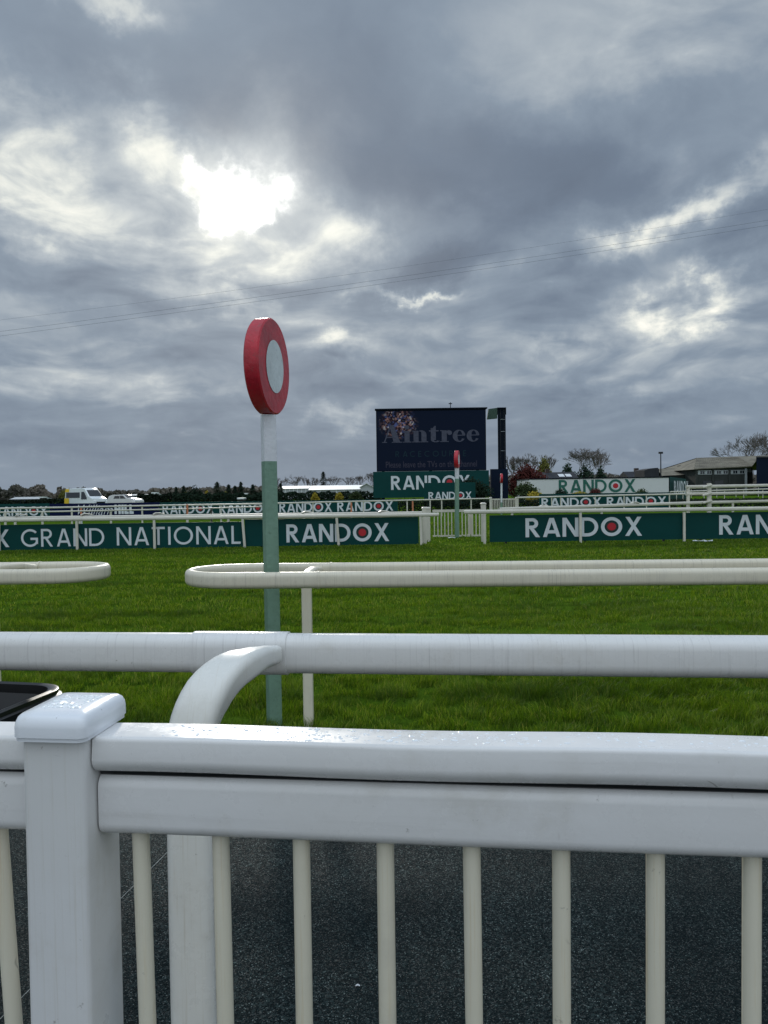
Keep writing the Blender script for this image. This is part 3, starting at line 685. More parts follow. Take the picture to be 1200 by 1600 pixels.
btext(t, 'RANDOX', 1123.5, 1304, (805, 802.5), (835.5, 833), YB)
# litter under the boards
d_ = P(1100, 846, YF-.35)
mb = MB(); 
for k in range(8):
    x = d_.x - .34 + .085*k; w_ = .05*math.sin(math.pi*(k+.6)/8.6)+.012; mb.v += [(x, d_.y-w_, .03+.01*math.sin(k)), (x, d_.y, .055+.015*math.sin(k*2)), (x, d_.y+w_, .03)]
for k in range(7): i = k*3; mb.f += [(i, i+3, i+4, i+1), (i+1, i+4, i+5, i+2)]
tag(mb.build('broken_panel', LETTER, loc=(d_.x, d_.y, 0)), 'broken white strip lying on the grass under the rightmost board', 'litter')
d_ = P(706, 848, 26.0)
tag(MB().sweep([(d_.x-.12, d_.y, .05), (d_.x, d_.y+.02, .075), (d_.x+.12, d_.y, .05)], rr(.1, .02, .008, 2)).build('white_cap', LETTER, loc=(d_.x, d_.y, 0)), 'small white plastic piece on the grass at the foot of the gate', 'litter')
# pebble on the path
d_ = gp(559, 1541)
tag(MB().sweep([(d_.x-.007, d_.y, .021), (d_.x, d_.y, .024), (d_.x+.007, d_.y, .021)], rr(.008, .003, .001, 2), scales=[.6, 1, .6]).build('paper_scrap', LETTER, loc=(d_.x, d_.y, .018)), 'tiny pale scrap lying on the black rubber path', 'litter')

# gate
YG = 27.6
def picket_gate(label, x0, x1, Y, z0, z1, n, posts, r=.018, grp='white picket gates'):
    t = thing('picket_gate', label, 'gate', ((x0+x1)/2, Y, 0), grp)
    MB().box((x0, Y-.03, z1-.09), (x1, Y+.03, z1), .01).build('top_rail', FARW, t)
    MB().box((x0, Y-.03, z0), (x1, Y+.03, z0+.07), .01).build('bottom_rail', FARW, t)
    for k in range(n):
        x = x0 + (x1-x0)*(k+.5)/n; MB().box((x-r, Y-.018, z0+.07), (x+r, Y+.018, z1-.09), .006).build('picket', FARW, t)
    for px, yy, zz_, wd in posts:
        p = MB().box((px-wd/2, yy-wd/2, -.03), (px+wd/2, yy+wd/2, zz_), .01).build('gate_post', FARW, t)
        MB().sweep([(px, yy, zz_+.001), (px, yy, zz_+.03), (px, yy, zz_+.06)], rr(wd*1.2, wd*1.2, .02, 2), up=(0, 1, 0), scales=[1, 1, .5]).build('post_cap', FARW, p)
    return t
picket_gate('white picket gate behind the slim winning post', pxX(676, YG), pxX(752, YG), YG, P(715, 839, YG).z, P(715, 796, YG).z, 14,
            [(pxX(668.5, 25.0), 25.0, P(668, 795, 25).z, .15), (pxX(663.0, 23.9), 23.9, P(663, 795, 23.9).z, .13), (pxX(755.5, 24.6), 24.6, P(755, 788, 24.6).z, .15), (pxX(734.5, 27.9), 27.9, P(734, 800, 27.9).z-.02, .15)])
# a low white brace at the left gate post
# ------------------------------------------------------------------ infield rails and boards
def irail(label, pts, posts, rw=.10, grp='white rails along the course'):
    P3 = [P(*q) for q in pts]
    ps = []
    for px in posts:
        for (a, b) in zip(pts, pts[1:]):
            if a[0] <= px <= b[0]:
                k = (px-a[0])/(b[0]-a[0]); 
                q = P(px, a[1]+(b[1]-a[1])*k, a[2]+(b[2]-a[2])*k); ps.append((q.x, q.y, q.z))
    return rail_run(label, [tuple(q) for q in P3], ps, 1, rw=rw, rd_=rw, pw=.08, grp=grp)
irail('thin infield rail, upper of the two in front of the navy board', [(-60, 795.5, 36), (100, 792.8, 37.5), (250, 789.8, 40), (400, 787.3, 43), (520, 784.2, 46), (663, 781, 50), (765, 778.8, 53)], (-20, 112, 222, 345, 432, 489, 568, 636, 672, 690, 736), rw=.085)
irail('thin infield rail, lower of the two in front of the navy board', [(-60, 801.5, 30), (100, 799, 31), (250, 796, 33), (330, 794, 35), (410, 791.5, 38)], (8, 66, 173, 330), rw=.06)
irail('thin infield rail in front of the double RANDOX board', [(808, 777.5, 56), (900, 775.3, 58), (1050, 772.2, 60), (1085, 771.5, 60)], (862, 876, 930, 975, 1010, 1046), rw=.12)
irail('far thin rail on the infield grass below the sheds', [(1047, 768.5, 95), (1130, 766, 100), (1260, 762.5, 105)], (1057, 1067, 1100, 1132, 1162, 1192), rw=.16)
irail('farthest thin white rail crossing in front of the grey shed', [(1050, 763.5, 125), (1260, 758.5, 130)], (1057, 1080, 1120, 1150, 1185), rw=.16)
YI2 = 57
picket_gate('small white picket gate far off, behind the farthest winning post', pxX(769, YI2), pxX(806, YI2), YI2, .1, P(787, 779, YI2).z, 15, [(pxX(767, 56.6), 56.6, P(767, 778, 56.6).z, .16), (pxX(808, 56.6), 56.6, P(808, 778, 56.6).z, .22)], r=.025)
YS = 52
def zS(px, py, Y=YS): return P(px, py, Y).z
board('small green RANDOX board at the far left edge beyond the rails', pxX(-90, YS), pxX(77.8, YS), YS, .02, zS(40, 787), grp=BG)
t = [o for o in bpy.data.objects if o.name.startswith('advertising_board')][-1]
def bt(t, s_, a0, a1, top, bot, Y, **kw): return btext(t, s_, a0, a1, (top,), (bot,), Y, off=.02, **kw)
t = board('small green RANDOX board at the left, beside the navy board', pxX(-90, YS), pxX(77.8, YS), YS-.2, .02, zS(40, 787), grp=BG) if False else bpy.data.objects[t.name]
bt(t, 'RANDOX', -8, 74.5, 791.5, 806, YS)
t = board('navy blue board reading William HILL beyond the rails', pxX(78.2, YS), pxX(249.8, YS), YS, .02, zS(160, 786), m=NAVY_B)
a, b = P(122, 804.5, YS), P(176, 789, YS); font_text(t, 'William', (a.x, YS, P(150, 804.5, YS).z), (b.x, YS, P(150, 788.5, YS).z), LETTER, shear=.45, offset=-.012)
bt(t, 'HILL', 179, 209, 788.5, 803, YS, wd=.26, gap=.07, dots=False)
t = board('long green board with RANDOX repeated four times, left of the big screen', pxX(250.2, YS), pxX(622, YS), YS, .02, zS(436, 782.5), grp=BG)
for a0, a1, tp, bt_ in ((254, 334, 787.5, 802.5), (343, 424, 786.5, 801.5), (436.5, 519, 785, 800), (527, 614.5, 783.5, 798.5)): bt(t, 'RANDOX', a0, a1, tp, bt_, YS)
YS2 = 62
t = board('green board with RANDOX twice, below the white hoarding', pxX(843, YS2), pxX(1047, YS2), YS2, .0, P(945, 770.5, YS2).z, grp=BG)
for a0, a1, tp, bt_ in ((846, 939.5, 777.8, 791.8), (948, 1041, 776.3, 790.3)): bt(t, 'RANDOX', a0, a1, tp, bt_, YS2)

# ------------------------------------------------------------------ marker posts (orange and white)
for i, (px, py0, py1, Y, lb) in enumerate(((127, 794, 808, 34, 'in front of the William lettering'), (293, 788, 806, 34, 'before the long green board, left end'), (549, 785, 801, 40, 'before the long green board, right end'), (645, 783, 800, 40, 'just left of the gate'), (162, 0, 0, 0, ''))):
    if not Y: continue
    c = P(px, py1, Y)
    t = thing('marker_post', 'small orange and white marker post ' + lb, 'marker post', (c.x, Y, 0), 'orange and white marker posts')
    z1 = P(px, py0, Y).z
    MB().tube((c.x, Y, 0), (c.x, Y, z1*.55), .045, 8).build('white_sleeve', LETTER, t); MB().tube((c.x, Y, z1*.55), (c.x, Y, z1), .042, 8).build('orange_sleeve', ORANGE, t)

# ------------------------------------------------------------------ big screen
YC = 112
def screen_mat():
    m = bpy.data.materials.new('led_screen'); m.use_nodes = True; t = NT(m.node_tree); b = t.n['Principled BSDF']
    o = t.n.new('ShaderNodeTexCoord').outputs['Object']; x, y, z = t.sep(o)
    W = pxX(759, YC) - pxX(588, YC); zc_ = P(674, 640, YC).z
    u = t.m('DIVIDE', x, W/2); v = t.m('SUBTRACT', z, zc_ - 0)   # v: 0 at top, metres down
    e = t.rng(t.m('SQRT', t.add(t.m('POWER', t.m('DIVIDE', t.add(u, .60), .40), 2.0), t.m('POWER', t.m('DIVIDE', t.add(v, 1.9), 2.6), 2.0))), .45, 1.0, 1, 0)
    n = t.noise(o, 1.3, 3, .6); e = t.mul(e, t.rng(n, .3, .6))
    cc = t.voro(o, 4.2, 'Color'); r_, g_, b__ = t.sep(cc)
    pic = t.mix(t.rng(r_, .55, .9), (.035, .018, .022), (.42, .26, .24)); pic = t.mix(t.rng(g_, .75, .85), pic, (.10, .14, .34)); pic = t.mix(t.rng(b__, .88, .93), pic, (.6, .6, .62))
    c = t.mix(e, (.0028, .0052, .013), t.mix(.62, pic, (0, 0, 0)))
    t.put(b.inputs['Base Color'], (.002, .003, .005, 1)); b.inputs['Roughness'].default_value = .6; b.inputs['Specular IOR Level'].default_value = .03
    t.put(b.inputs['Emission Color'], c); b.inputs['Emission Strength'].default_value = 1.0; return m
def glow(name, c):
    m = bpy.data.materials.new(name); m.use_nodes = True; t = NT(m.node_tree); b = t.n['Principled BSDF']; b.inputs['Base Color'].default_value = (.002, .003, .005, 1); b.inputs['Specular IOR Level'].default_value = .03
    o = t.n.new('ShaderNodeTexCoord').outputs['Object']; t.put(b.inputs['Emission Color'], t.mix(t.rng(t.noise(o, 3, 3), .3, .7), c, tuple(q*.75 for q in c))); b.inputs['Emission Strength'].default_value = 1
    return m
zt_s, zb_s = P(674, 639.5, YC).z, P(674, 735.5, YC).z
xs0, xs1 = pxX(588, YC, 690), pxX(759.5, YC, 690)
scn = thing('big_screen', 'large dark outdoor video screen showing Aintree Racecourse', 'screen', ((xs0+xs1)/2, YC, 0))
MB().box((xs0, YC, zb_s), (xs1, YC+1.2, zt_s)).build('cabinet', STEELD, scn, smooth=0)
scr = MB().poly([(xs0+.12, YC-.02, zb_s+.1), (xs1-.12, YC-.02, zb_s+.1), (xs1-.12, YC-.02, zt_s-.2), (xs0+.12, YC-.02, zt_s-.2)]).build('screen_panel', screen_mat(), scn, smooth=0)
MB().box((xs0-.15, YC-.3, zt_s), (xs1+.2, YC+1.3, zt_s+.16)).build('top_edge', STEELD, scn, smooth=0)
GLA = glow('screen_text_grey', (.034, .042, .062)); GLB = glow('screen_text_teal', (.007, .019, .026)); GLC = glow('screen_text_dim', (.026, .028, .042))
def stext(body, a0, a1, t_, b__, m, **kw):
    A = P(a0, b__, YC); B = P(a1, t_, YC); mz = P((a0+a1)/2, t_, YC).z; lz = P((a0+a1)/2, b__, YC).z
    return font_text(scr, body, (A.x, YC-.02, lz), (B.x, YC-.02, mz), m, **kw)
def wordmark(word, px0, px1, pt_, pb_):
    """fat-faced roman letters: thick stems, hairline joins and flat slab feet"""
    Q = []; x = 0; T_, t_ = .27, .05
    def B(x0, y0, x1, y1): Q.append([(x0, y0), (x1, y0), (x1, y1), (x0, y1)])
    def ring(cx, cy, ro, yo, ri, yi, a0, a1, n=18, sh=0):
        for k in range(n):
            a, b = R(a0+(a1-a0)*k/n), R(a0+(a1-a0)*(k+1)/n)
            Q.append([(cx+sh+ri*math.cos(a), cy+yi*math.sin(a)), (cx+ro*math.cos(a), cy+yo*math.sin(a)), (cx+ro*math.cos(b), cy+yo*math.sin(b)), (cx+sh+ri*math.cos(b), cy+yi*math.sin(b))])
    for ch in word:
        if ch == 'A':
            Q.append([(x+.08, 0), (x+.15, 0), (x+.50, .98), (x+.43, .98)]); Q.append([(x+.62, 0), (x+.98, 0), (x+.62, 1), (x+.40, 1)]); B(x+.24, .28, x+.68, .34); B(x, 0, x+.27, t_); B(x+.52, 0, x+1.08, t_); x += 1.12
        elif ch == 'i': B(x+.08, t_, x+.08+T_, .66); B(x, 0, x+.44, t_); B(x, .62, x+.1, .67); ring(x+.21, .86, .13, .12, 0.001, .001, 0, 360); x += .48
        elif ch == 'n': B(x+.08, t_, x+.08+T_, .66); B(x, 0, x+.43, t_); B(x, .62, x+.1, .67); ring(x+.50, .42, .27, .26, .02, .20, 0, 120, sh=-.02); B(x+.50, t_, x+.50+T_, .44); B(x+.44, 0, x+.86, t_); x += .90
        elif ch == 't': B(x+.10, .12, x+.10+T_, .80); B(x, .61, x+.52, .67); Q.append([(x+.10, .66), (x+.37, .66), (x+.37, .92), (x+.30, .92)]); ring(x+.36, .14, .26, .15, .10, .09, 180, 330); x += .60
        elif ch == 'r': B(x+.08, t_, x+.08+T_, .66); B(x, 0, x+.45, t_); B(x, .62, x+.1, .67); ring(x+.50, .52, .13, .13, .001, .001, 0, 360); ring(x+.46, .46, .15, .21, .10, .17, 60, 170); x += .66
        elif ch == 'e': ring(x+.34, .335, .34, .345, .13, .29, 30, 330, sh=.04); B(x+.20, .34, x+.64, .39); ring(x+.34, .36, .33, .32, .12, .27, 0, 60, sh=.04); x += .74
    w_ = x - .04; A = P(px0, pb_, YC); Bq = P(px1, pt_, YC); lz = P((px0+px1)/2, pb_, YC).z; hz_ = P((px0+px1)/2, pt_, YC).z; mb = MB()
    for k, q in enumerate(Q): mb.poly([(A.x + u*(Bq.x-A.x)/w_, YC-.05-.002*k, lz + v*(hz_-lz)) for u, v in q])
    return mb.build('wordmark', GLA, scr, smooth=0)
wordmark('Aintree', 597, 749, 663.5, 691)
A_, B_ = P(618, 713.5, YC), P(728, 704.5, YC)
put_text(scr, 'RACECOURSE', (A_.x, YC-.02, P(673, 713.5, YC).z), (B_.x, YC-.02, P(673, 704.5, YC).z), mt_=GLB, wd=.12, gap=.55, dots=False, off=.03)
stext('Please leave the TVs on this channel', 603, 745, 720.5, 730, GLC, off=.03)
ax_ = pxX(704, YC, 632)
MB().tube((ax_, YC+.3, zt_s), (ax_, YC+.3, P(704, 628, YC).z), .05, 6).box((ax_-.25, YC+.25, P(704, 631, YC).z), (ax_+.25, YC+.35, P(704, 631, YC).z+.12)).build('antenna', STEELD, scn)
for px in (600, 674, 748): MB().box((pxX(px, YC)-.2, YC+.5, 0), (pxX(px, YC)+.2, YC+.9, zb_s-.01)).build('leg', STEELD, scn)
YC1 = YC - .5
t = board('wide dark green RANDOX board under the big screen', pxX(583, YC1, 750), pxX(764, YC1, 750), YC1, P(674, 777, YC1).z, P(674, 736, YC1).z, grp=BG)
bt(t, 'RANDOX', 611, 734.5, 743, 764.5, YC1); t['label'] = 'wide dark green RANDOX board under the big screen'
YC2 = 84
t = board('small green RANDOX board standing in front of the big screen', pxX(663, YC2), pxX(743.5, YC2), YC2, .0, P(703, 754, YC2).z, grp=BG)
bt(t, 'RANDOX', 669.5, 737, 768.5, 780, YC2)
# side screen seen edge-on
xa, xb = pxX(778, YC+2, 690), pxX(790.5, YC+2, 690)
sds = thing('side_screen', 'narrow dark screen tower seen edge-on, right of the big screen', 'screen', ((xa+xb)/2, YC+2, 0))
zt2, zb2 = P(784, 638.5, YC+2).z, P(784, 733, YC+2).z
def raybox(px0, px1, Y0, Y1, z0, z1, py=700, spread=1.0):
    a = [(pxX(px0, Y0, py), Y0), (pxX(px1, Y0, py), Y0), (pxX(px1*spread, Y1, py), Y1), (pxX(px0, Y1, py), Y1)]; mb = MB()
    mb.v = [(x, y, z0) for x, y in a] + [(x, y, z1) for x, y in a]; mb.f = [(3, 2, 1, 0), (4, 5, 6, 7), (0, 1, 5, 4), (1, 2, 6, 5), (2, 3, 7, 6), (3, 0, 4, 7)]; return mb
raybox(778, 790.5, YC+2, YC+11, zb2, zt2).build('cabinet', STEELD, sds, smooth=0)
raybox(777.5, 791.5, YC+1.7, YC+11.2, zt2+.002, zt2+.15).build('top_edge', STEELD, sds, smooth=0)
zaw = P(770, 655, YC+2).z
MB().prism([(pxX(761, YC+2, 640), zaw), (xa-.06, zaw+.12), (xa-.06, zt2+.14), (pxX(763.5, YC+2, 640), zt2-.02)], YC+2, YC+2.6).build('canopy', mat('canopy_green', (.03, .07, .05), .7), sds, smooth=0, fixn=True)
MB().box((pxX(767, YC+1, 740), YC+1, 0), (xb+.1, YC+1.9, zb2-.003)).build('base_box', NAVYW, sds, smooth=0)
for z_ in (.3, .62, .82):
    zz_ = zb2 + (zt2-zb2)*z_; MB().box((xa+.35, YC+1.93, zz_), (xb-.1, YC+1.99, zz_+.05)).build('bracket', FRAMEW, sds, smooth=0)
for fx in (.3, .75): MB().box((xa+(xb-xa)*fx, YC+1.9, zb2+.1), (xa+(xb-xa)*fx+.06, YC+1.99, zt2-.1)).build('strut', SLATE, sds, smooth=0)

# ------------------------------------------------------------------ white hoarding
YH = 98
hx0, hx1 = pxX(827, YH, 760), pxX(1045, YH, 760)
hz1 = P(936, 747.8, YH).z
ho = thing('hoarding', 'white boxy marquee hoarding with dark green RANDOX lettering', 'hoarding', ((hx0+hx1)/2, YH, 0))
MB().box((hx0, YH, 0), (hx1, YH+9, hz1)).build('front_wall', WHITEH, ho, smooth=0)
MB().box((hx0-.06, YH-.06, hz1), (hx1+.1, YH+9, hz1+.13)).build('roof_edge', STEELD, ho, smooth=0)
btext(ho, 'RANDOX', 873, 993, (749.2,), (769.5,), YH, mt_=LETTER_G, off=.03)
sx1 = pxX(1069.5, YH+6, 760)
sw = MB().poly([(hx1+.12, YH-.02, 0), (sx1+1, YH+8, 0), (sx1+1, YH+8, hz1-.1), (hx1+.12, YH-.02, hz1+.12)]).poly([(hx1+.02, YH+.3, 0), (sx1+.8, YH+8, 0), (sx1+.8, YH+8, hz1-.1), (hx1+.02, YH+.3, hz1)]).build('side_wall', GREEN_B, ho, smooth=0)
a = Vector((hx1+.5, YH+.6, .8)); b = Vector((sx1+.6, YH+7.3, hz1-.4)); nn = Vector((8, -(sx1+1-hx1), 0)).normalized()
put_text(sw, 'RANDOX', a + nn*.35, b + nn*.35, dots=False, nrm=nn, off=.03)

# ------------------------------------------------------------------ foliage
def leaf_crown(mb, blobs, n, size, rd):
    tot = sum(r[3]*r[4]*r[5] for r in blobs)
    for (cx, cy, cz, rx, ry, rz_) in blobs:
        k_ = max(6, int(n * rx*ry*rz_/tot))
        for _ in range(k_):
            d = Vector((rd.gauss(0, 1), rd.gauss(0, 1), rd.gauss(0, 1))).normalized(); r_ = rd.random() ** .45 * rd.uniform(.8, 1.12)
            c = Vector((cx + d.x*rx*r_, cy + d.y*ry*r_, cz + d.z*rz_*r_)); s_ = size*rd.uniform(.5, 1.3)
            u = Vector((rd.gauss(0, 1), rd.gauss(0, 1), rd.gauss(0, 1))).normalized(); v = u.orthogonal().normalized()
            mb.poly([c - u*s_ - v*s_*.3, c + v*s_*.6, c + u*s_ + v*s_*.1, c - v*s_*.7])
def bush(label, px, py_top, wpx, Y, m, n=500, cat='bush', name='bush', grp=None, seed=1, zbot=0, round_=False, size=None, trunk=False):
    rd = random.Random(seed); c = P(px, py_top, Y); k = Y/F; rx = wpx*k/2; hgt = c.z - zbot; c0 = (c.x, Y, zbot)
    t = thing(name, label, cat, (c.x, Y, 0), grp); blobs = []
    if round_: blobs = [(c.x, Y, zbot+hgt*.5, rx*.95, rx*.9, hgt*.5)]
    else:
        for q in range(9):
            a = rd.uniform(-1, 1); blobs.append((c.x + a*rx*.68, Y + rd.uniform(-.4, .4)*rx, zbot + hgt*(.30 + .40*rd.random()*(1-a*a*.6)), rx*rd.uniform(.26, .42), rx*rd.uniform(.26, .42), hgt*rd.uniform(.18, .30)))
        blobs.append((c.x, Y, zbot + hgt*.66, rx*.55, rx*.5, hgt*.33)); blobs.append((c.x, Y, zbot + hgt*.42, rx*.88, rx*.7, hgt*.40))
    mb = MB(); leaf_crown(mb, blobs, int(n*1.6), size or max(.10, 1.1*k*1.1), rd); mb.build('crown', m, t, smooth=0)
    MB().tube((c.x, Y, -.05), (c.x, Y, zbot+hgt*.55), max(.05, rx*.06), 6, max(.03, rx*.02)).build('trunk', BARK, t)
    return t
def conifer(label, px, py_top, wpx, Y, grp='trees along the horizon', seed=1, m=None, n=420):
    rd = random.Random(seed); c = P(px, py_top, Y); k = Y/F; rx = wpx*k*.72; h = c.z
    t = thing('conifer_tree', label, 'tree', (c.x, Y, 0), grp); mb = MB()
    for q in range(n):
        f = rd.random() ** .75; z_ = h*(.06 + .94*f); rr_ = rx*(1-f)**.6*rd.uniform(.3, 1.1)*(1+.25*math.sin(f*22)); a = rd.uniform(0, 2*math.pi); s_ = 1.2*k*rd.uniform(.6, 1.4)
        p_ = Vector((c.x+math.cos(a)*rr_, Y+math.sin(a)*rr_, z_)); o_ = Vector((math.cos(a), math.sin(a), -.25))*s_*1.3; v = Vector((-math.sin(a), math.cos(a), rd.uniform(-.4, .4)))*s_*.6
        mb.poly([p_-o_*.5-v*.5, p_+o_, p_-o_*.5+v, p_-o_*.9])
    mb.build('crown', m or CONIFER, t, smooth=0); MB().tube((c.x, Y, -.05), (c.x, Y, h*.9), rx*.07+.03, 6, .03).build('trunk', BARK, t)
    return t
def bare_tree(label, px, py_top, wpx, Y, grp='trees along the horizon', seed=1, m=None, trunk_f=.28, depth=6, spread=.52, thick=1.0, fan=None):
    rd = random.Random(seed); c = P(px, py_top, Y); k = Y/F; h = c.z; W = wpx*k
    t = thing('bare_tree', label, 'tree', (c.x, Y, 0), grp); tr = MB(); cr = MB(); tips = []
    segs = []
    def grow(p, d, ln, r, lv):
        q = p + d*ln; bend = Vector((rd.gauss(0, .06), rd.gauss(0, .06), .03)); mid = p.lerp(q, .5) + bend*ln*.5
        segs.append((p, mid, q, r, lv))
        if lv >= depth: return
        nb = 3 if lv < 3 else (3 if rd.random() < .5 else 2)
        for b_i in range(nb):
            ax = Vector((rd.gauss(0, 1), rd.gauss(0, 1), rd.gauss(0, .5))).normalized(); nd = (d + ax*spread*rd.uniform(.6, 1.3) + Vector((0, 0, .10))).normalized()
            grow(q.lerp(mid, rd.uniform(0, .5)), nd, ln*rd.uniform(.66, .86), r*.62, lv+1)
    grow(Vector((0, 0, 0)), Vector((rd.gauss(0, .03), 0, 1)).normalized(), 1.0, .062*thick, 0)
    zs = max(s[2].z for s in segs); xw = sorted(s[2].x for s in segs); xr = (xw[int(len(xw)*.99)] - xw[int(len(xw)*.01)]); xm = (xw[int(len(xw)*.99)] + xw[int(len(xw)*.01)])/2
    sz = h/zs; sx = W/xr
    T = lambda p: Vector((c.x + (p.x - xm*min(1, p.z/1.0))*sx, Y + p.y*sx, p.z*sz - .02))
    for p, mid, q, r, lv in segs:
        rad = max(r*sz*.75, .21*k); mbb = tr if lv == 0 else cr
        mbb.sweep([T(p), T(mid), T(q)], [(math.cos(a)*rad, math.sin(a)*rad) for a in (0, 2.1, 4.2)] if lv else [(math.cos(a*.9)*rad, math.sin(a*.9)*rad) for a in range(7)], up=(.1, 1, .05), scales=[1, .85, .66], cap=False)
    tr.build('trunk', m or FARBARK, t); cr.build('crown', m or FARBARK, t); return t

# far wood: one mass along the whole horizon
def wood(label, x0, x1, Y, fn, n, size, m, seed):
    rd = random.Random(seed); mb = MB()
    for _ in range(n):
        px = rd.uniform(x0, x1); top = fn(px); yy = Y + rd.uniform(-12, 12); zt_ = P(px, top, yy).z; z_ = zt_*(1 - rd.random()**1.6); c = Vector((pxX(px, yy, 770), yy, z_)); s_ = size*rd.uniform(.5, 1.3)
        u = Vector((rd.gauss(0, 1), rd.gauss(0, .6), rd.gauss(0, 1))).normalized(); v = u.orthogonal().normalized(); mb.poly([c-u*s_, c+v*s_*.6, c+u*s_, c-v*s_*.6])
    o = mb.build('distant_woodland', m, loc=(0, Y, 0), smooth=0); tag(o, label, 'woodland'); o['kind'] = 'stuff'; return o
wv = lambda px, a, b, c=0: a*math.sin(px*.085+c) + b*math.sin(px*.23+c*2) + b*.7*math.sin(px*.61)
def leftwood(px):
    if px < 95: return 758 + 4*abs(math.sin(px*.085+.9))**2*2 + wv(px, 1, 1.2) + (6 if 70 < px < 90 else 0)
    if px < 160: return 765 + wv(px, 1, 1)
    if px < 235: return 768 + wv(px, .5, .8)
    return 767 + wv(px, 1, 1)
wood('brown and green distant woodland along the left horizon', -330, 240, 330, leftwood, 16000, .75, WOOD_FAR, 3)
wood('low dark distant woodland behind the white tents', 235, 600, 300, lambda px: 765 - (px-235)*.012 + wv(px, .8, 1.0), 5000, 1.0, WOOD_FAR, 5)
wood('low dark distant woodland at right between the trees and the sheds', 760, 1500, 300, lambda px: 744 - (px-900)*.004 + wv(px, 1.0, 1.2), 9000, 1.1, WOOD_FAR, 6)
# hedge in front of the left horizon
def hedge(label, x0, x1, Y, fn, m, n, size, dep=1.2, seed=2):
    rd = random.Random(seed); mb = MB()
    for _ in range(n):
        px = rd.uniform(x0, x1); yy = Y + rd.uniform(0, dep); zt_ = P(px, fn(px), Y).z; z_ = zt_*rd.random()**.7; c = Vector((pxX(px, yy, 775), yy, z_)); s_ = size*rd.uniform(.5, 1.2)
        u = Vector((rd.gauss(0, 1), rd.gauss(0, 1), rd.gauss(0, 1))).normalized(); v = u.orthogonal().normalized(); mb.poly([c-u*s_, c+v*s_*.7, c+u*s_, c-v*s_*.7])
    xm = pxX((x0+x1)/2, Y, 775); return tag(mb.build('hedge', m, loc=(xm, Y, 0), smooth=0), label, 'hedge')
hedge('clipped dark hedge at the left behind the small RANDOX board', -150, 106, 112, lambda px: 782.5 - max(0, px)*.035, HEDGE, 6000, .16)
hedge('dark hedge behind the parked vehicles', 215, 300, 120, lambda px: 772 + wv(px, .5, 1), HEDGE, 2600, .2, seed=4)
hedge('dark shrub hedge left of the winning post pole', 270, 440, 115, lambda px: 771 + wv(px, 1, 1.4), DKGREEN, 4500, .2, 3, seed=5)
hedge('dark shrub hedge in front of the white tents', 430, 600, 125, lambda px: 769 + wv(px, .6, 1.2), DKGREEN, 4500, .2, 3, seed=6)
hedge('low dark hedge on the infield behind the three-rail post', 1046, 1420, 62, lambda px: 780.2 - (px-1046)*.01, HEDGE, 6500, .10, 2, seed=7)
hedge('low dark hedge on the infield in front of the big screen', 622, 766, 60, lambda px: 780.5 + wv(px, .4, .6), HEDGE, 4500, .09, 2, seed=9)
hedge('low clipped dark hedge between the big screen and the hoarding', 735, 850, 70, lambda px: 781 + wv(px, .3, .5), HEDGE, 2500, .10, 1.5, seed=8)
G1 = 'trees along the horizon'
side = 'standing against the sky between the vans and the winning post'
for i, (px, tp, wd, nm) in enumerate(((204, 768, 12, 'short dark tree'),)): pass
cons = [(339, 753, 17, 'broad dark conifer, tallest just left of the winning post'), (357, 757, 13, 'middle dark conifer, second left of the winning post'), (376, 753, 12, 'pointed dark conifer, nearest left of the winning post'), (367, 759, 12, 'short dark conifer between two taller ones left of the winning post'), (395, 757, 14, 'dark conifer touching the winning post pole'),
        (275, 761, 10, 'small dark conifer at the left end of the shrubs'), (287, 759, 10, 'second small dark conifer at the left end of the shrubs'), (505, 737, 14, 'solitary tall dark conifer above the white tents'), (438, 755, 11, 'dark conifer immediately right of the winning post pole')]
for i, (px, tp, wd, lb) in enumerate(cons): conifer(lb, px, tp, wd, 170 if px != 505 else 260, seed=20+i, n=1500)
for i, (px, tp, wd, Y, mm, lb) in enumerate(((305, 757, 30, 130, DKGREEN, 'loose dark shrub tree with spiky top, right of the vans'), (323, 766, 14, 118, YELLOWG, 'yellow-green shrub right of the spiky dark shrub'), (290, 768, 14, 118, OLIVE, 'olive shrub left of the spiky dark shrub'),
        (352, 767, 14, 118, OLIVE, 'olive shrub between the conifers and the board'), (410, 766, 26, 125, DKGREEN, 'dark rounded shrub behind the winning post pole'), (492, 769, 15, 120, YELLOWG, 'yellow flowering shrub left of centre before the tents'), (530, 768, 16, 120, YELLOWG, 'yellow flowering shrub right of centre before the tents'),
        (556, 766, 24, 122, MIDGREEN, 'dark green shrub under the right end of the tents'), (100, 764, 22, 200, OLIVE, 'olive tree just behind the white and yellow van'), (130, 762, 20, 220, OLIVE, 'second olive tree behind the van'))):
    bush(lb, px, tp, wd, Y, mm, 1000, cat='shrub', name='shrub', grp='shrubs beyond the boards', seed=60+i)
bl = [(284, 0), (385, 0)]
for i, (px, tp, wd, Y, lb) in enumerate(((440, 745, 30, 330, 'faint bare tree just right of the winning post pole'), (460, 741, 26, 320, 'faint bare tree above the left end of the tents'), (477, 742, 12, 300, 'narrow bare tree left of the solitary conifer'), (490, 745, 22, 300, 'bushy bare tree close left of the solitary conifer'),
        (522, 743, 26, 300, 'bushy bare tree close right of the solitary conifer'), (545, 744, 24, 310, 'bare tree above the middle of the tents'), (563, 741, 22, 310, 'bare tree near the right end of the tents'), (579, 738, 20, 300, 'tallest bare tree at the right end of the tents'), (600, 744, 22, 330, 'bare tree half hidden by the big screen'))):
    bare_tree(lb, px, tp, wd, Y, seed=80+i, depth=5, thick=.9)
bare_tree('wide spreading bare tree behind the white hoarding', 914, 699, 68, 190, seed=7, depth=7, spread=.60, thick=.8)
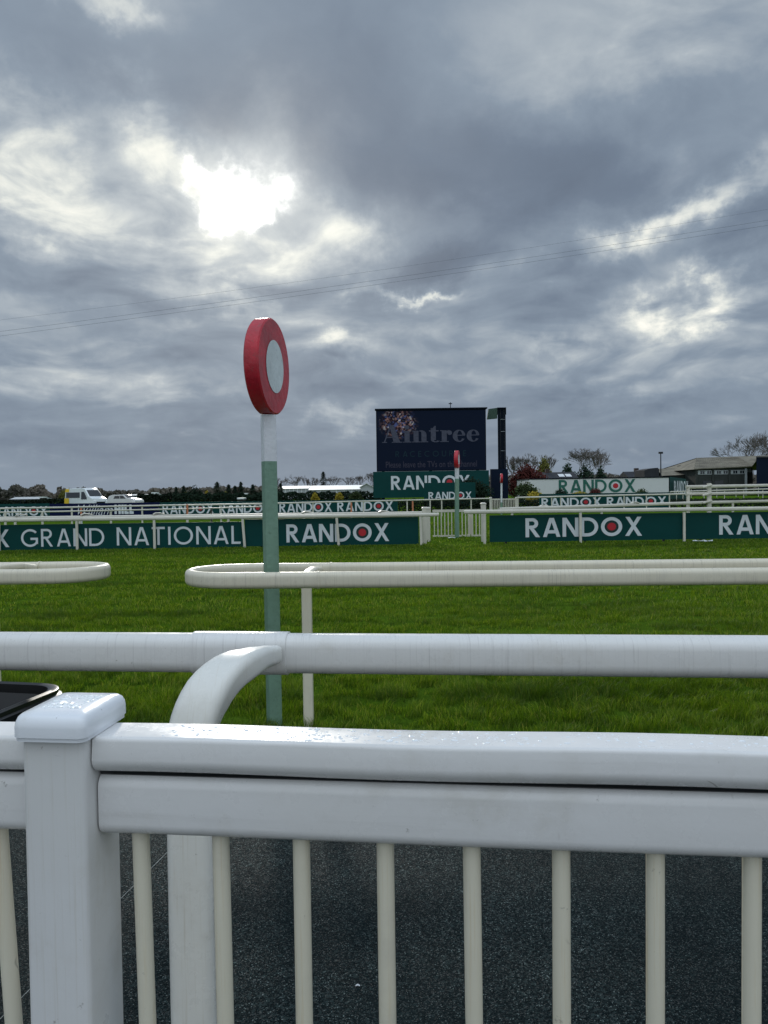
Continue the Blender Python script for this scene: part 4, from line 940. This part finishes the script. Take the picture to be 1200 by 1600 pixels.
bare_tree('second bare tree overlapping the wide one behind the hoarding', 936, 703, 34, 200, seed=12, depth=6, spread=.5, thick=.7)
bare_tree('bare tree above the copper-leaved tree', 822, 707, 46, 200, seed=9, depth=7, spread=.6, thick=.6)
bare_tree('thin bare tree just right of the side screen', 800, 711, 22, 200, seed=10, depth=6, thick=.6)
bare_tree('big bare tree rising behind the grey shed roof', 1168, 673, 92, 200, seed=15, depth=7, spread=.58, thick=.9)
bare_tree('bare tree at the right edge behind the shed', 1208, 671, 60, 205, seed=16, depth=7, spread=.5, thick=.9)
bare_tree('narrow ivy-clad bare tree right of the copper-leaved tree', 850, 709, 34, 195, seed=17, depth=6, spread=.4, thick=.9)
bush('olive ivy-covered tree right of the copper-leaved tree', 850, 712, 26, 185, OLIVE, 900, cat='tree', name='leafy_tree', seed=31, zbot=3, size=.3)
bush('copper-leaved round tree right of the side screen', 824, 723, 74, 120, REDLEAF, 3200, cat='tree', name='copper_tree', seed=33, size=.22)
bush('green bush at the foot of the copper-leaved tree', 822, 751, 52, 90, MIDGREEN, 1400, seed=34, size=.14)
bush('dark clipped round bush before the big screen', 735, 746, 82, 100, DKGREEN, 3600, seed=35, size=.17)
bush('yellow-green low bush at the left end of the hoarding', 838, 765, 40, 78, YELLOWG, 700, seed=36, size=.10)
for i, (px, tp, wd, Y, lb) in enumerate(((886, 721, 30, 165, 'dark evergreen tree on the left before the wide bare tree'), (914, 719, 34, 165, 'dark evergreen tree in the middle before the wide bare tree'), (938, 727, 24, 165, 'dark evergreen tree on the right before the wide bare tree'), (812, 742, 40, 150, 'dark evergreen shrub tree behind the copper-leaved tree'), (775, 752, 30, 130, 'dark evergreen behind the side screen base'))):
    bush(lb, px, tp, wd, Y, CONIFER, 1000, cat='tree', name='evergreen_tree', grp='dark evergreens behind the hoarding', seed=40+i, size=.28)
for i, (px, tp, wd, mm, lb) in enumerate(((876, 764, 24, DKGREEN, 'dark round bush at the R of the hoarding'), (906, 767, 30, YELLOWG, 'yellow-green flat bush under the A of the hoarding'), (930, 762.5, 22, REDLEAF, 'reddish round bush under the N of the hoarding'), (1003, 764, 24, MIDGREEN, 'brown-green round bush under the X of the hoarding'))):
    bush(lb, px, tp, wd, 80, mm, 1500, seed=50+i, round_=True, size=.08, grp='clipped bushes in front of the hoarding')

# ------------------------------------------------------------------ houses, sheds, mast
def house(label, x0, x1, py_e, py_r, Y, dep, wallm, roofm, name='house', grp=None, chim=(), sky_=()):
    a, b = pxX(x0, Y, 750), pxX(x1, Y, 750); ze = P((x0+x1)/2, py_e, Y).z; zr0 = P((x0+x1)/2, py_r, Y).z
    t = thing(name, label, 'building', ((a+b)/2, Y, 0), grp)
    MB().box((a, Y, 0), (b, Y+dep, ze)).build('wall', wallm, t, smooth=0)
    rf = MB().prism([(Y-.3, ze+.01), (Y+dep+.3, ze+.01), (Y+dep/2, zr0)], a-.3, b+.3, 'x').build('roof', roofm, t, smooth=0, fixn=True)
    for cpx in chim:
        x = pxX(cpx, Y, 740); MB().box((x-.4, Y+dep/2-.4, ze), (x+.4, Y+dep/2+.4, zr0+.7)).build('chimney', BRICK, rf, smooth=0)
    for spx in sky_:
        x = pxX(spx, Y, 745); f0, f1 = .25, .65
        MB().poly([(x-.55, Y-.3+(dep/2+.3)*f0-.05, ze+(zr0-ze)*f0+.08), (x+.55, Y-.3+(dep/2+.3)*f0-.05, ze+(zr0-ze)*f0+.08), (x+.55, Y-.3+(dep/2+.3)*f1-.05, ze+(zr0-ze)*f1+.08), (x-.55, Y-.3+(dep/2+.3)*f1-.05, ze+(zr0-ze)*f1+.08)]).build('skylight', LAMPG, rf, smooth=0)
    return t
house('dark slate roofed house with two skylights behind the hoarding', 852, 902, 748, 737, 150, 8, BRICK, SLATE, sky_=(880, 891), chim=(862,))
house('dark house with chimney left of the mast', 985, 1012, 747, 736, 160, 8, BRICK, SLATE, chim=(1004,))
t = thing('curved_roof_block', 'dark curved-top structure between the chimney and the mast', 'building', (pxX(1018, 150, 740), 150, 0))
za = lambda py: P(1018, py, 150).z
xx_ = lambda px: pxX(px, 150, 740)
MB().prism([(xx_(1007), 0), (xx_(1029.5), 0), (xx_(1030), za(734)), (xx_(1028), za(731)), (xx_(1022), za(731.3)), (xx_(1014), za(732.5)), (xx_(1007), za(734.5))], 150, 156).build('wall', SLATE, t, smooth=0, fixn=True)
t = thing('floodlight_mast', 'thin grey mast left of the sheds', 'mast', (pxX(1032.5, 140, 730), 140, 0)); mx_ = pxX(1032.5, 140, 730); mz = P(1032, 709, 140).z
MB().tube((mx_, 140, 0), (mx_, 140, mz), .13, 8, .09).build('pole', SLATE, t); MB().box((mx_-.35, 139.8, mz), (mx_+.35, 140.2, mz+.35)).build('lamp_head', SLATE, t)
# main shed
YW = 150
def X_(px): return pxX(px, YW, 735)
def Z_(py, px=1140): return P(px, py, YW).z
shed = thing('grey_shed', 'long dark grey shed with pale sheet roof and a strip of windows', 'building', (X_(1140), YW, 0))
xL, xR = X_(1088), X_(1165); ze = Z_(731.5)
MB().box((xL, YW, 0), (xR, YW+22, ze-.02)).build('wall', WALLD, shed, smooth=0)
zr1 = P(1160, 714.5, YW+11).z
rr1_ = P(1184, 717, YW+8); rr2_ = P(1300, 713.5, YW+11); rr3_ = P(1300, 718, YW+8)
rfm = MB().poly([(xL-.6, YW-.6, ze), (xR+1.0, YW-.6, ze+.35), tuple(rr1_), (rr1_.x+2, YW+11, zr1+.3), (xL+4.5, YW+11, zr1)]).poly([tuple(rr1_), tuple(rr3_), tuple(rr2_), (rr1_.x+2, YW+11, zr1+.3)]).poly([(xL-.6, YW-.6, ze-.15), (xR+1.0, YW-.6, ze+.2), (xR+1.0, YW-.6, ze+.35), (xL-.6, YW-.6, ze)])
rfm.poly([(xL+4.5, YW+11, zr1), (rr1_.x+2, YW+11, zr1+.3), tuple(rr2_), (rr2_.x, YW+22.5, ze), (xL-.6, YW+22.5, ze)]).poly([(xL-.6, YW-.6, ze-.15), (xL-.6, YW+22.5, ze-.15), (xL+4.5, YW+11, zr1-.1)])
rf = rfm.build('roof', ROOFG, shed, smooth=0)
for k in range(26):
    f = k/25; a = Vector((xL-.6, YW-.6, ze)).lerp(Vector((xR+1, YW-.6, ze+.35)), f); b = Vector((xL+4.5, YW+11, zr1)).lerp(Vector((xR+3.4, YW+11, zr1+.15)), f)
    MB().tube(a + Vector((0, 0, .04)), b + Vector((0, 0, .04)), .05, 4).build('roof_rib', ROOFG, rf)
wt, wbm = Z_(734.5), Z_(741)
for k in range(3):
    a = xL + (xR-xL)*(.02 + k*.333); b = a + (xR-xL)*.29
    wn = MB().box((a, YW-.1, wbm), (b, YW-.01, wt)).build('window', FRAMEW, shed, smooth=0)
    for q in range(6):
        c0 = a + .12 + (b-a-.12)*q/6; c1 = a + (b-a-.12)*(q+1)/6
        MB().box((c0, YW-.14, wbm+.12), (c1, YW-.102, wt-.12)).build('pane', GLASSD if q % 3 else FRAMEW, wn, smooth=0)
for k in range(4):
    x = xL + (xR-xL)*k/3; MB().box((x-.2, YW-.22, 0), (x+.2, YW-.02, ze-.05)).build('pillar', FRAMEW if k == 3 else WALLD, shed, smooth=0)
for a0, a1 in ((1098, 1112), (1116, 1130)): MB().box((X_(a0), YW-.08, 0), (X_(a1), YW-.012, Z_(751))).build('doorway', GLASSD, shed, smooth=0)
MB().box((X_(1165)+.01, YW+2, 0), (X_(1184), YW+20, Z_(731))).build('side_wall', WALLD, shed, smooth=0)
MB().box((X_(1171), YW+1.9, Z_(738)), (X_(1181), YW+1.98, Z_(732.5))).build('window', FRAMEW, shed, smooth=0)
nb = thing('navy_block', 'tall navy building block cut off by the right edge', 'building', (X_(1215), YW-6, 0))
raybox(1182, 1290, YW-6, YW+10, 0, P(1200, 715.5, YW-6).z, 735).build('wall', NAVYW, nb, smooth=0)
raybox(1181.5, 1291, YW-6.15, YW+10.1, P(1200, 715.5, YW-6).z+.003, P(1200, 715.5, YW-6).z+.3, 735).build('roof', SLATE, nb, smooth=0)
ls = thing('low_shed', 'low shed with pale sheet roof left of the long grey shed', 'building', (X_(1062), YW+6, 0)); Yl = YW+6
lx = lambda px: pxX(px, Yl, 740); lz = lambda py: P(1062, py, Yl).z
MB().box((lx(1036), Yl, 0), (lx(1087), Yl+14, lz(743.5))).build('wall', WALLD, ls, smooth=0)
rf = MB().poly([(lx(1033), Yl-.4, lz(743)), (lx(1089), Yl-.4, lz(741.5)), (lx(1089)+.2, Yl+7, lz(729.5)), (lx(1046), Yl+7, lz(730.5))]).poly([(lx(1046), Yl+7, lz(730.5)), (lx(1089)+.2, Yl+7, lz(729.5)), (lx(1089), Yl+14.5, lz(743)), (lx(1033), Yl+14.5, lz(743))]).build('roof', ROOFG, ls, smooth=0)
MB().box((lx(1080), Yl+6, lz(732)), (lx(1084.5), Yl+7.4, lz(726))).build('chimney', SLATE, rf, smooth=0)
MB().box((lx(1077), Yl-.6, 0), (lx(1082), Yl-.3, lz(748))).build('white_door', LETTER, ls, smooth=0)
# tents
def tent(label, x0, x1, pe, pr, Y, dep, grp='white marquees'):
    a, b = pxX(x0, Y, 762), pxX(x1, Y, 762); ze = P((x0+x1)/2, pe, Y).z; zr0 = P((x0+x1)/2, pr, Y).z
    t = thing('marquee_tent', label, 'tent', ((a+b)/2, Y, 0), grp)
    MB().box((a, Y, 0), (b, Y+dep, ze)).build('wall', TENTG, t, smooth=0)
    MB().prism([(Y-.4, ze+.01), (Y+dep+.4, ze+.01), (Y+dep/2, zr0)], a-.2, b+.2, 'x').build('roof', TENTW, t, smooth=0, fixn=True)
    for k in range(7):
        x = a + (b-a)*(k+.5)/7; MB().box((x-.08, Y-.06, 0), (x+.08, Y-.003, ze-.05)).build('pole', TENTW, t, smooth=0)
    return t
tent('small pale marquee at the left end of the tents', 436, 481, 763.5, 759, 215, 10)
t = tent('long white marquee roof left of the big screen', 483, 568, 765, 758, 205, 14)
t2 = thing('marquee_tent', 'white gable-ended marquee closest to the big screen', 'tent', (pxX(573, 200, 762), 200, 0), 'white marquees')
xx_ = lambda px: pxX(px, 200, 762); zz2 = lambda py: P(573, py, 200).z
MB().prism([(xx_(563), 0), (xx_(583), 0), (xx_(583), zz2(761)), (xx_(573), zz2(756)), (xx_(563), zz2(761))], 200, 214).build('wall', TENTG, t2, smooth=0, fixn=True)
MB().prism([(xx_(561.5), zz2(761.5)), (xx_(573), zz2(755.6)), (xx_(584.5), zz2(761.5)), (xx_(584.5), zz2(760.8)), (xx_(573), zz2(754.9)), (xx_(561.5), zz2(760.8))], 199.5, 214.5).build('roof', TENTW, t2, smooth=0, fixn=True)
# low far sheds and bright roofs
for x0, x1, pe, pr, Y, lb, wm in ((16, 61, 780, 775, 180, 'long low blue shed at the far left', mat('blue_shed', (.03, .06, .13), .6)), (203, 243, 774, 770.5, 200, 'low grey-green shed right of the parked vehicles', mat('grey_green', (.09, .13, .13), .6))):
    house(lb, x0, x1, pe, pr+1.5, Y, 6, wm, FRAMEW, name='low_shed', grp=None)
for x0, x1, pt_, pb_, Y, lb in ((61, 68, 776, 778, 170, 'tiny bright white trailer beside the blue shed'), (374, 386, 770.5, 773, 150, 'tiny white parked vehicle roof left of the winning post, upper'), (370, 381, 777.5, 780, 105, 'tiny white parked vehicle roof left of the winning post, lower'), (236, 245, 769, 773, 180, 'tiny white box at the end of the grey-green shed')):
    a, b = pxX(x0, Y, pt_), pxX(x1, Y, pt_); z1 = P((x0+x1)/2, pt_, Y).z; z0 = P((x0+x1)/2, pb_, Y).z
    t = thing('trailer', lb, 'trailer', ((a+b)/2, Y, 0)); MB().box((a, Y, z0), (b, Y+2, z1), .08).build('body', VANW, t)
    MB().box((a+.1, Y+.1, .2), (b-.1, Y+1.9, z0)).build('base', TYRE, t, smooth=0)

# ------------------------------------------------------------------ vehicles
def vehicle(name, label, cat, org, heading, L_, Wd, prof, body_m, wins, extras, wheels, wr):
    """built along +x (nose), y width, then turned"""
    t = thing(name, label, cat, org); org = Vector(org); c, s_ = math.cos(heading), math.sin(heading)
    def tr(mb): mb.v = [(org.x + x*c - y*s_, org.y + x*s_ + y*c, org.z + z) for x, y, z in mb.v]; return mb
    n = len(prof); mb = MB(); tp = max(p[1] for p in prof)
    ins = lambda z: Wd/2 - max(0, (z - tp*.5)/tp)*.22
    for sg in (-1, -.93, .93, 1):
        f = 1 if abs(sg) < 1 else 1
        for x, z in prof:
            k = .965 if abs(sg) == 1 else 1.0; mb.v.append(((x - L_/2)*k + L_/2, sg*ins(z), (z - tp*.45)*k + tp*.45))
    for l in range(3):
        for q in range(n): q2 = (q+1) % n; mb.f.append((l*n+q, l*n+q2, (l+1)*n+q2, (l+1)*n+q))
    mb.f.append(tuple(range(n))[::-1]); mb.f.append(tuple(range(3*n, 4*n)))
    body = tr(mb).build('body', body_m, t, smooth=40, fixn=True)
    for nm, poly, sides, m_ in wins:
        for sg in sides: tr(MB().poly([(x, sg*(ins(z)+.012), z) for x, z in poly])).build(nm, m_, body, smooth=0)
    for nm, pts, m_ in extras: tr(MB().poly(pts)).build(nm, m_, body, smooth=0)
    for x in wheels:
        for sg in (-1, 1):
            wo = tr(MB().tube((x, sg*(Wd/2-.24), wr), (x, sg*(Wd/2+.02), wr), wr, 20)).build('wheel', TYRE, t)
            tr(MB().tube((x, sg*(Wd/2), wr), (x, sg*(Wd/2+.03), wr), wr*.55, 14)).build('rim', FRAMEW, wo)
    return t
YV = 97
vp = [(0, .45), (.02, 1.5), (.10, 2.5), (.25, 2.62), (3.6, 2.66), (4.1, 2.58), (4.95, 1.62), (5.75, 1.32), (5.9, 1.0), (5.92, .5), (5.2, .38), (.3, .38)]
o_ = P(106, 790, YV); vo = (o_.x, YV+1.2, 0)
wv_ = 1.0
vehicle('minibus', 'white high-roof minibus with yellow rear corner, parked behind the navy board', 'van', vo, R(-34), 5.92, 2.05, vp, VANW,
        [('side_window', [(.35, 1.45), (3.15, 1.45), (3.15, 2.12), (.35, 2.12)], (-1, 1), GLASSD), ('door_window', [(3.45, 1.25), (4.6, 1.25), (4.55, 1.5), (4.0, 2.18), (3.45, 2.18)], (-1, 1), GLASSD),
         ('yellow_panel', [(.03, .5), (.95, .5), (.95, 1.40), (.03, 1.40)], (-1, 1), VANY), ('yellow_panel', [(.10, 2.17), (.95, 2.17), (.95, 2.56), (.2, 2.56)], (-1, 1), VANY)],
        [('windscreen', [(4.28, -.80, 2.40), (4.28, .80, 2.40), (4.98, .86, 1.66), (4.98, -.86, 1.66)], GLASSD),
         ('grille', [(5.955, -.6, .95), (5.955, .6, .95), (5.95, .6, .6), (5.95, -.6, .6)], GLASSD),
         ('headlight', [(5.72, -.98, 1.30), (5.93, -.62, 1.15), (5.95, -.62, .98), (5.90, -.99, 1.0)], LAMPG), ('headlight', [(5.72, .98, 1.30), (5.93, .62, 1.15), (5.95, .62, .98), (5.90, .99, 1.0)], LAMPG),
         ('yellow_panel', [(-.03, -.95, .6), (-.03, .95, .6), (-.01, .95, 1.5), (-.01, -.95, 1.5)], VANY)], (1.0, 4.75), .35)
cp = [(0, .6), (.05, 1.15), (.35, 1.60), (.9, 1.76), (2.7, 1.78), (3.4, 1.32), (4.4, 1.18), (4.7, .95), (4.72, .5), (4.2, .35), (.4, .35)]
o_ = P(168, 790, YV+6)
vehicle('parked_car', 'white estate car parked to the right of the minibus', 'car', (o_.x, YV+7.5, 0), R(-22), 4.72, 1.9, cp, CARW,
        [('side_window', [(1.15, 1.25), (2.15, 1.25), (2.15, 1.62), (1.35, 1.62)], (-1, 1), GLASSD), ('door_window', [(2.22, 1.25), (3.2, 1.25), (2.66, 1.64), (2.22, 1.64)], (-1, 1), GLASSD)],
        [('windscreen', [(2.80, -.75, 1.73), (2.80, .75, 1.73), (3.40, .80, 1.36), (3.40, -.80, 1.36)], GLASSD), ('headlight', [(4.55, -.88, 1.1), (4.745, -.55, 1.02), (4.745, -.55, .86), (4.72, -.9, .88)], LAMPG),
         ('headlight', [(4.55, .88, 1.1), (4.745, .55, 1.02), (4.745, .55, .86), (4.72, .9, .88)], LAMPG)], (.9, 3.8), .34)

# ------------------------------------------------------------------ overhead cables
def cable(lb, pts, Y, r):
    P3 = []
    n = 40
    for k in range(n+1):
        px = -300 + 1900*k/n
        (x0, y0), (x1, y1), (x2, y2) = pts
        py = y0*(px-x1)*(px-x2)/((x0-x1)*(x0-x2)) + y1*(px-x0)*(px-x2)/((x1-x0)*(x1-x2)) + y2*(px-x0)*(px-x1)/((x2-x0)*(x2-x1))
        P3.append(P(px, py, Y))
    mb = MB().sweep(P3, [(math.cos(a)*r, math.sin(a)*r) for a in (0, 1.57, 3.14, 4.71)])
    tag(mb.build('overhead_cable', CABLE, loc=(0, Y, 0)), lb, 'cable', 'overhead cables across the sky')
cable('lower overhead cable of the close pair crossing the whole sky', ((0, 525), (600, 443), (1200, 352)), 90, .012)
cable('upper overhead cable of the close pair crossing the whole sky', ((0, 518), (600, 436), (1200, 344)), 90, .012)
cable('single faint overhead cable highest above the other cables', ((0, 500), (600, 421), (1200, 327)), 96, .009)
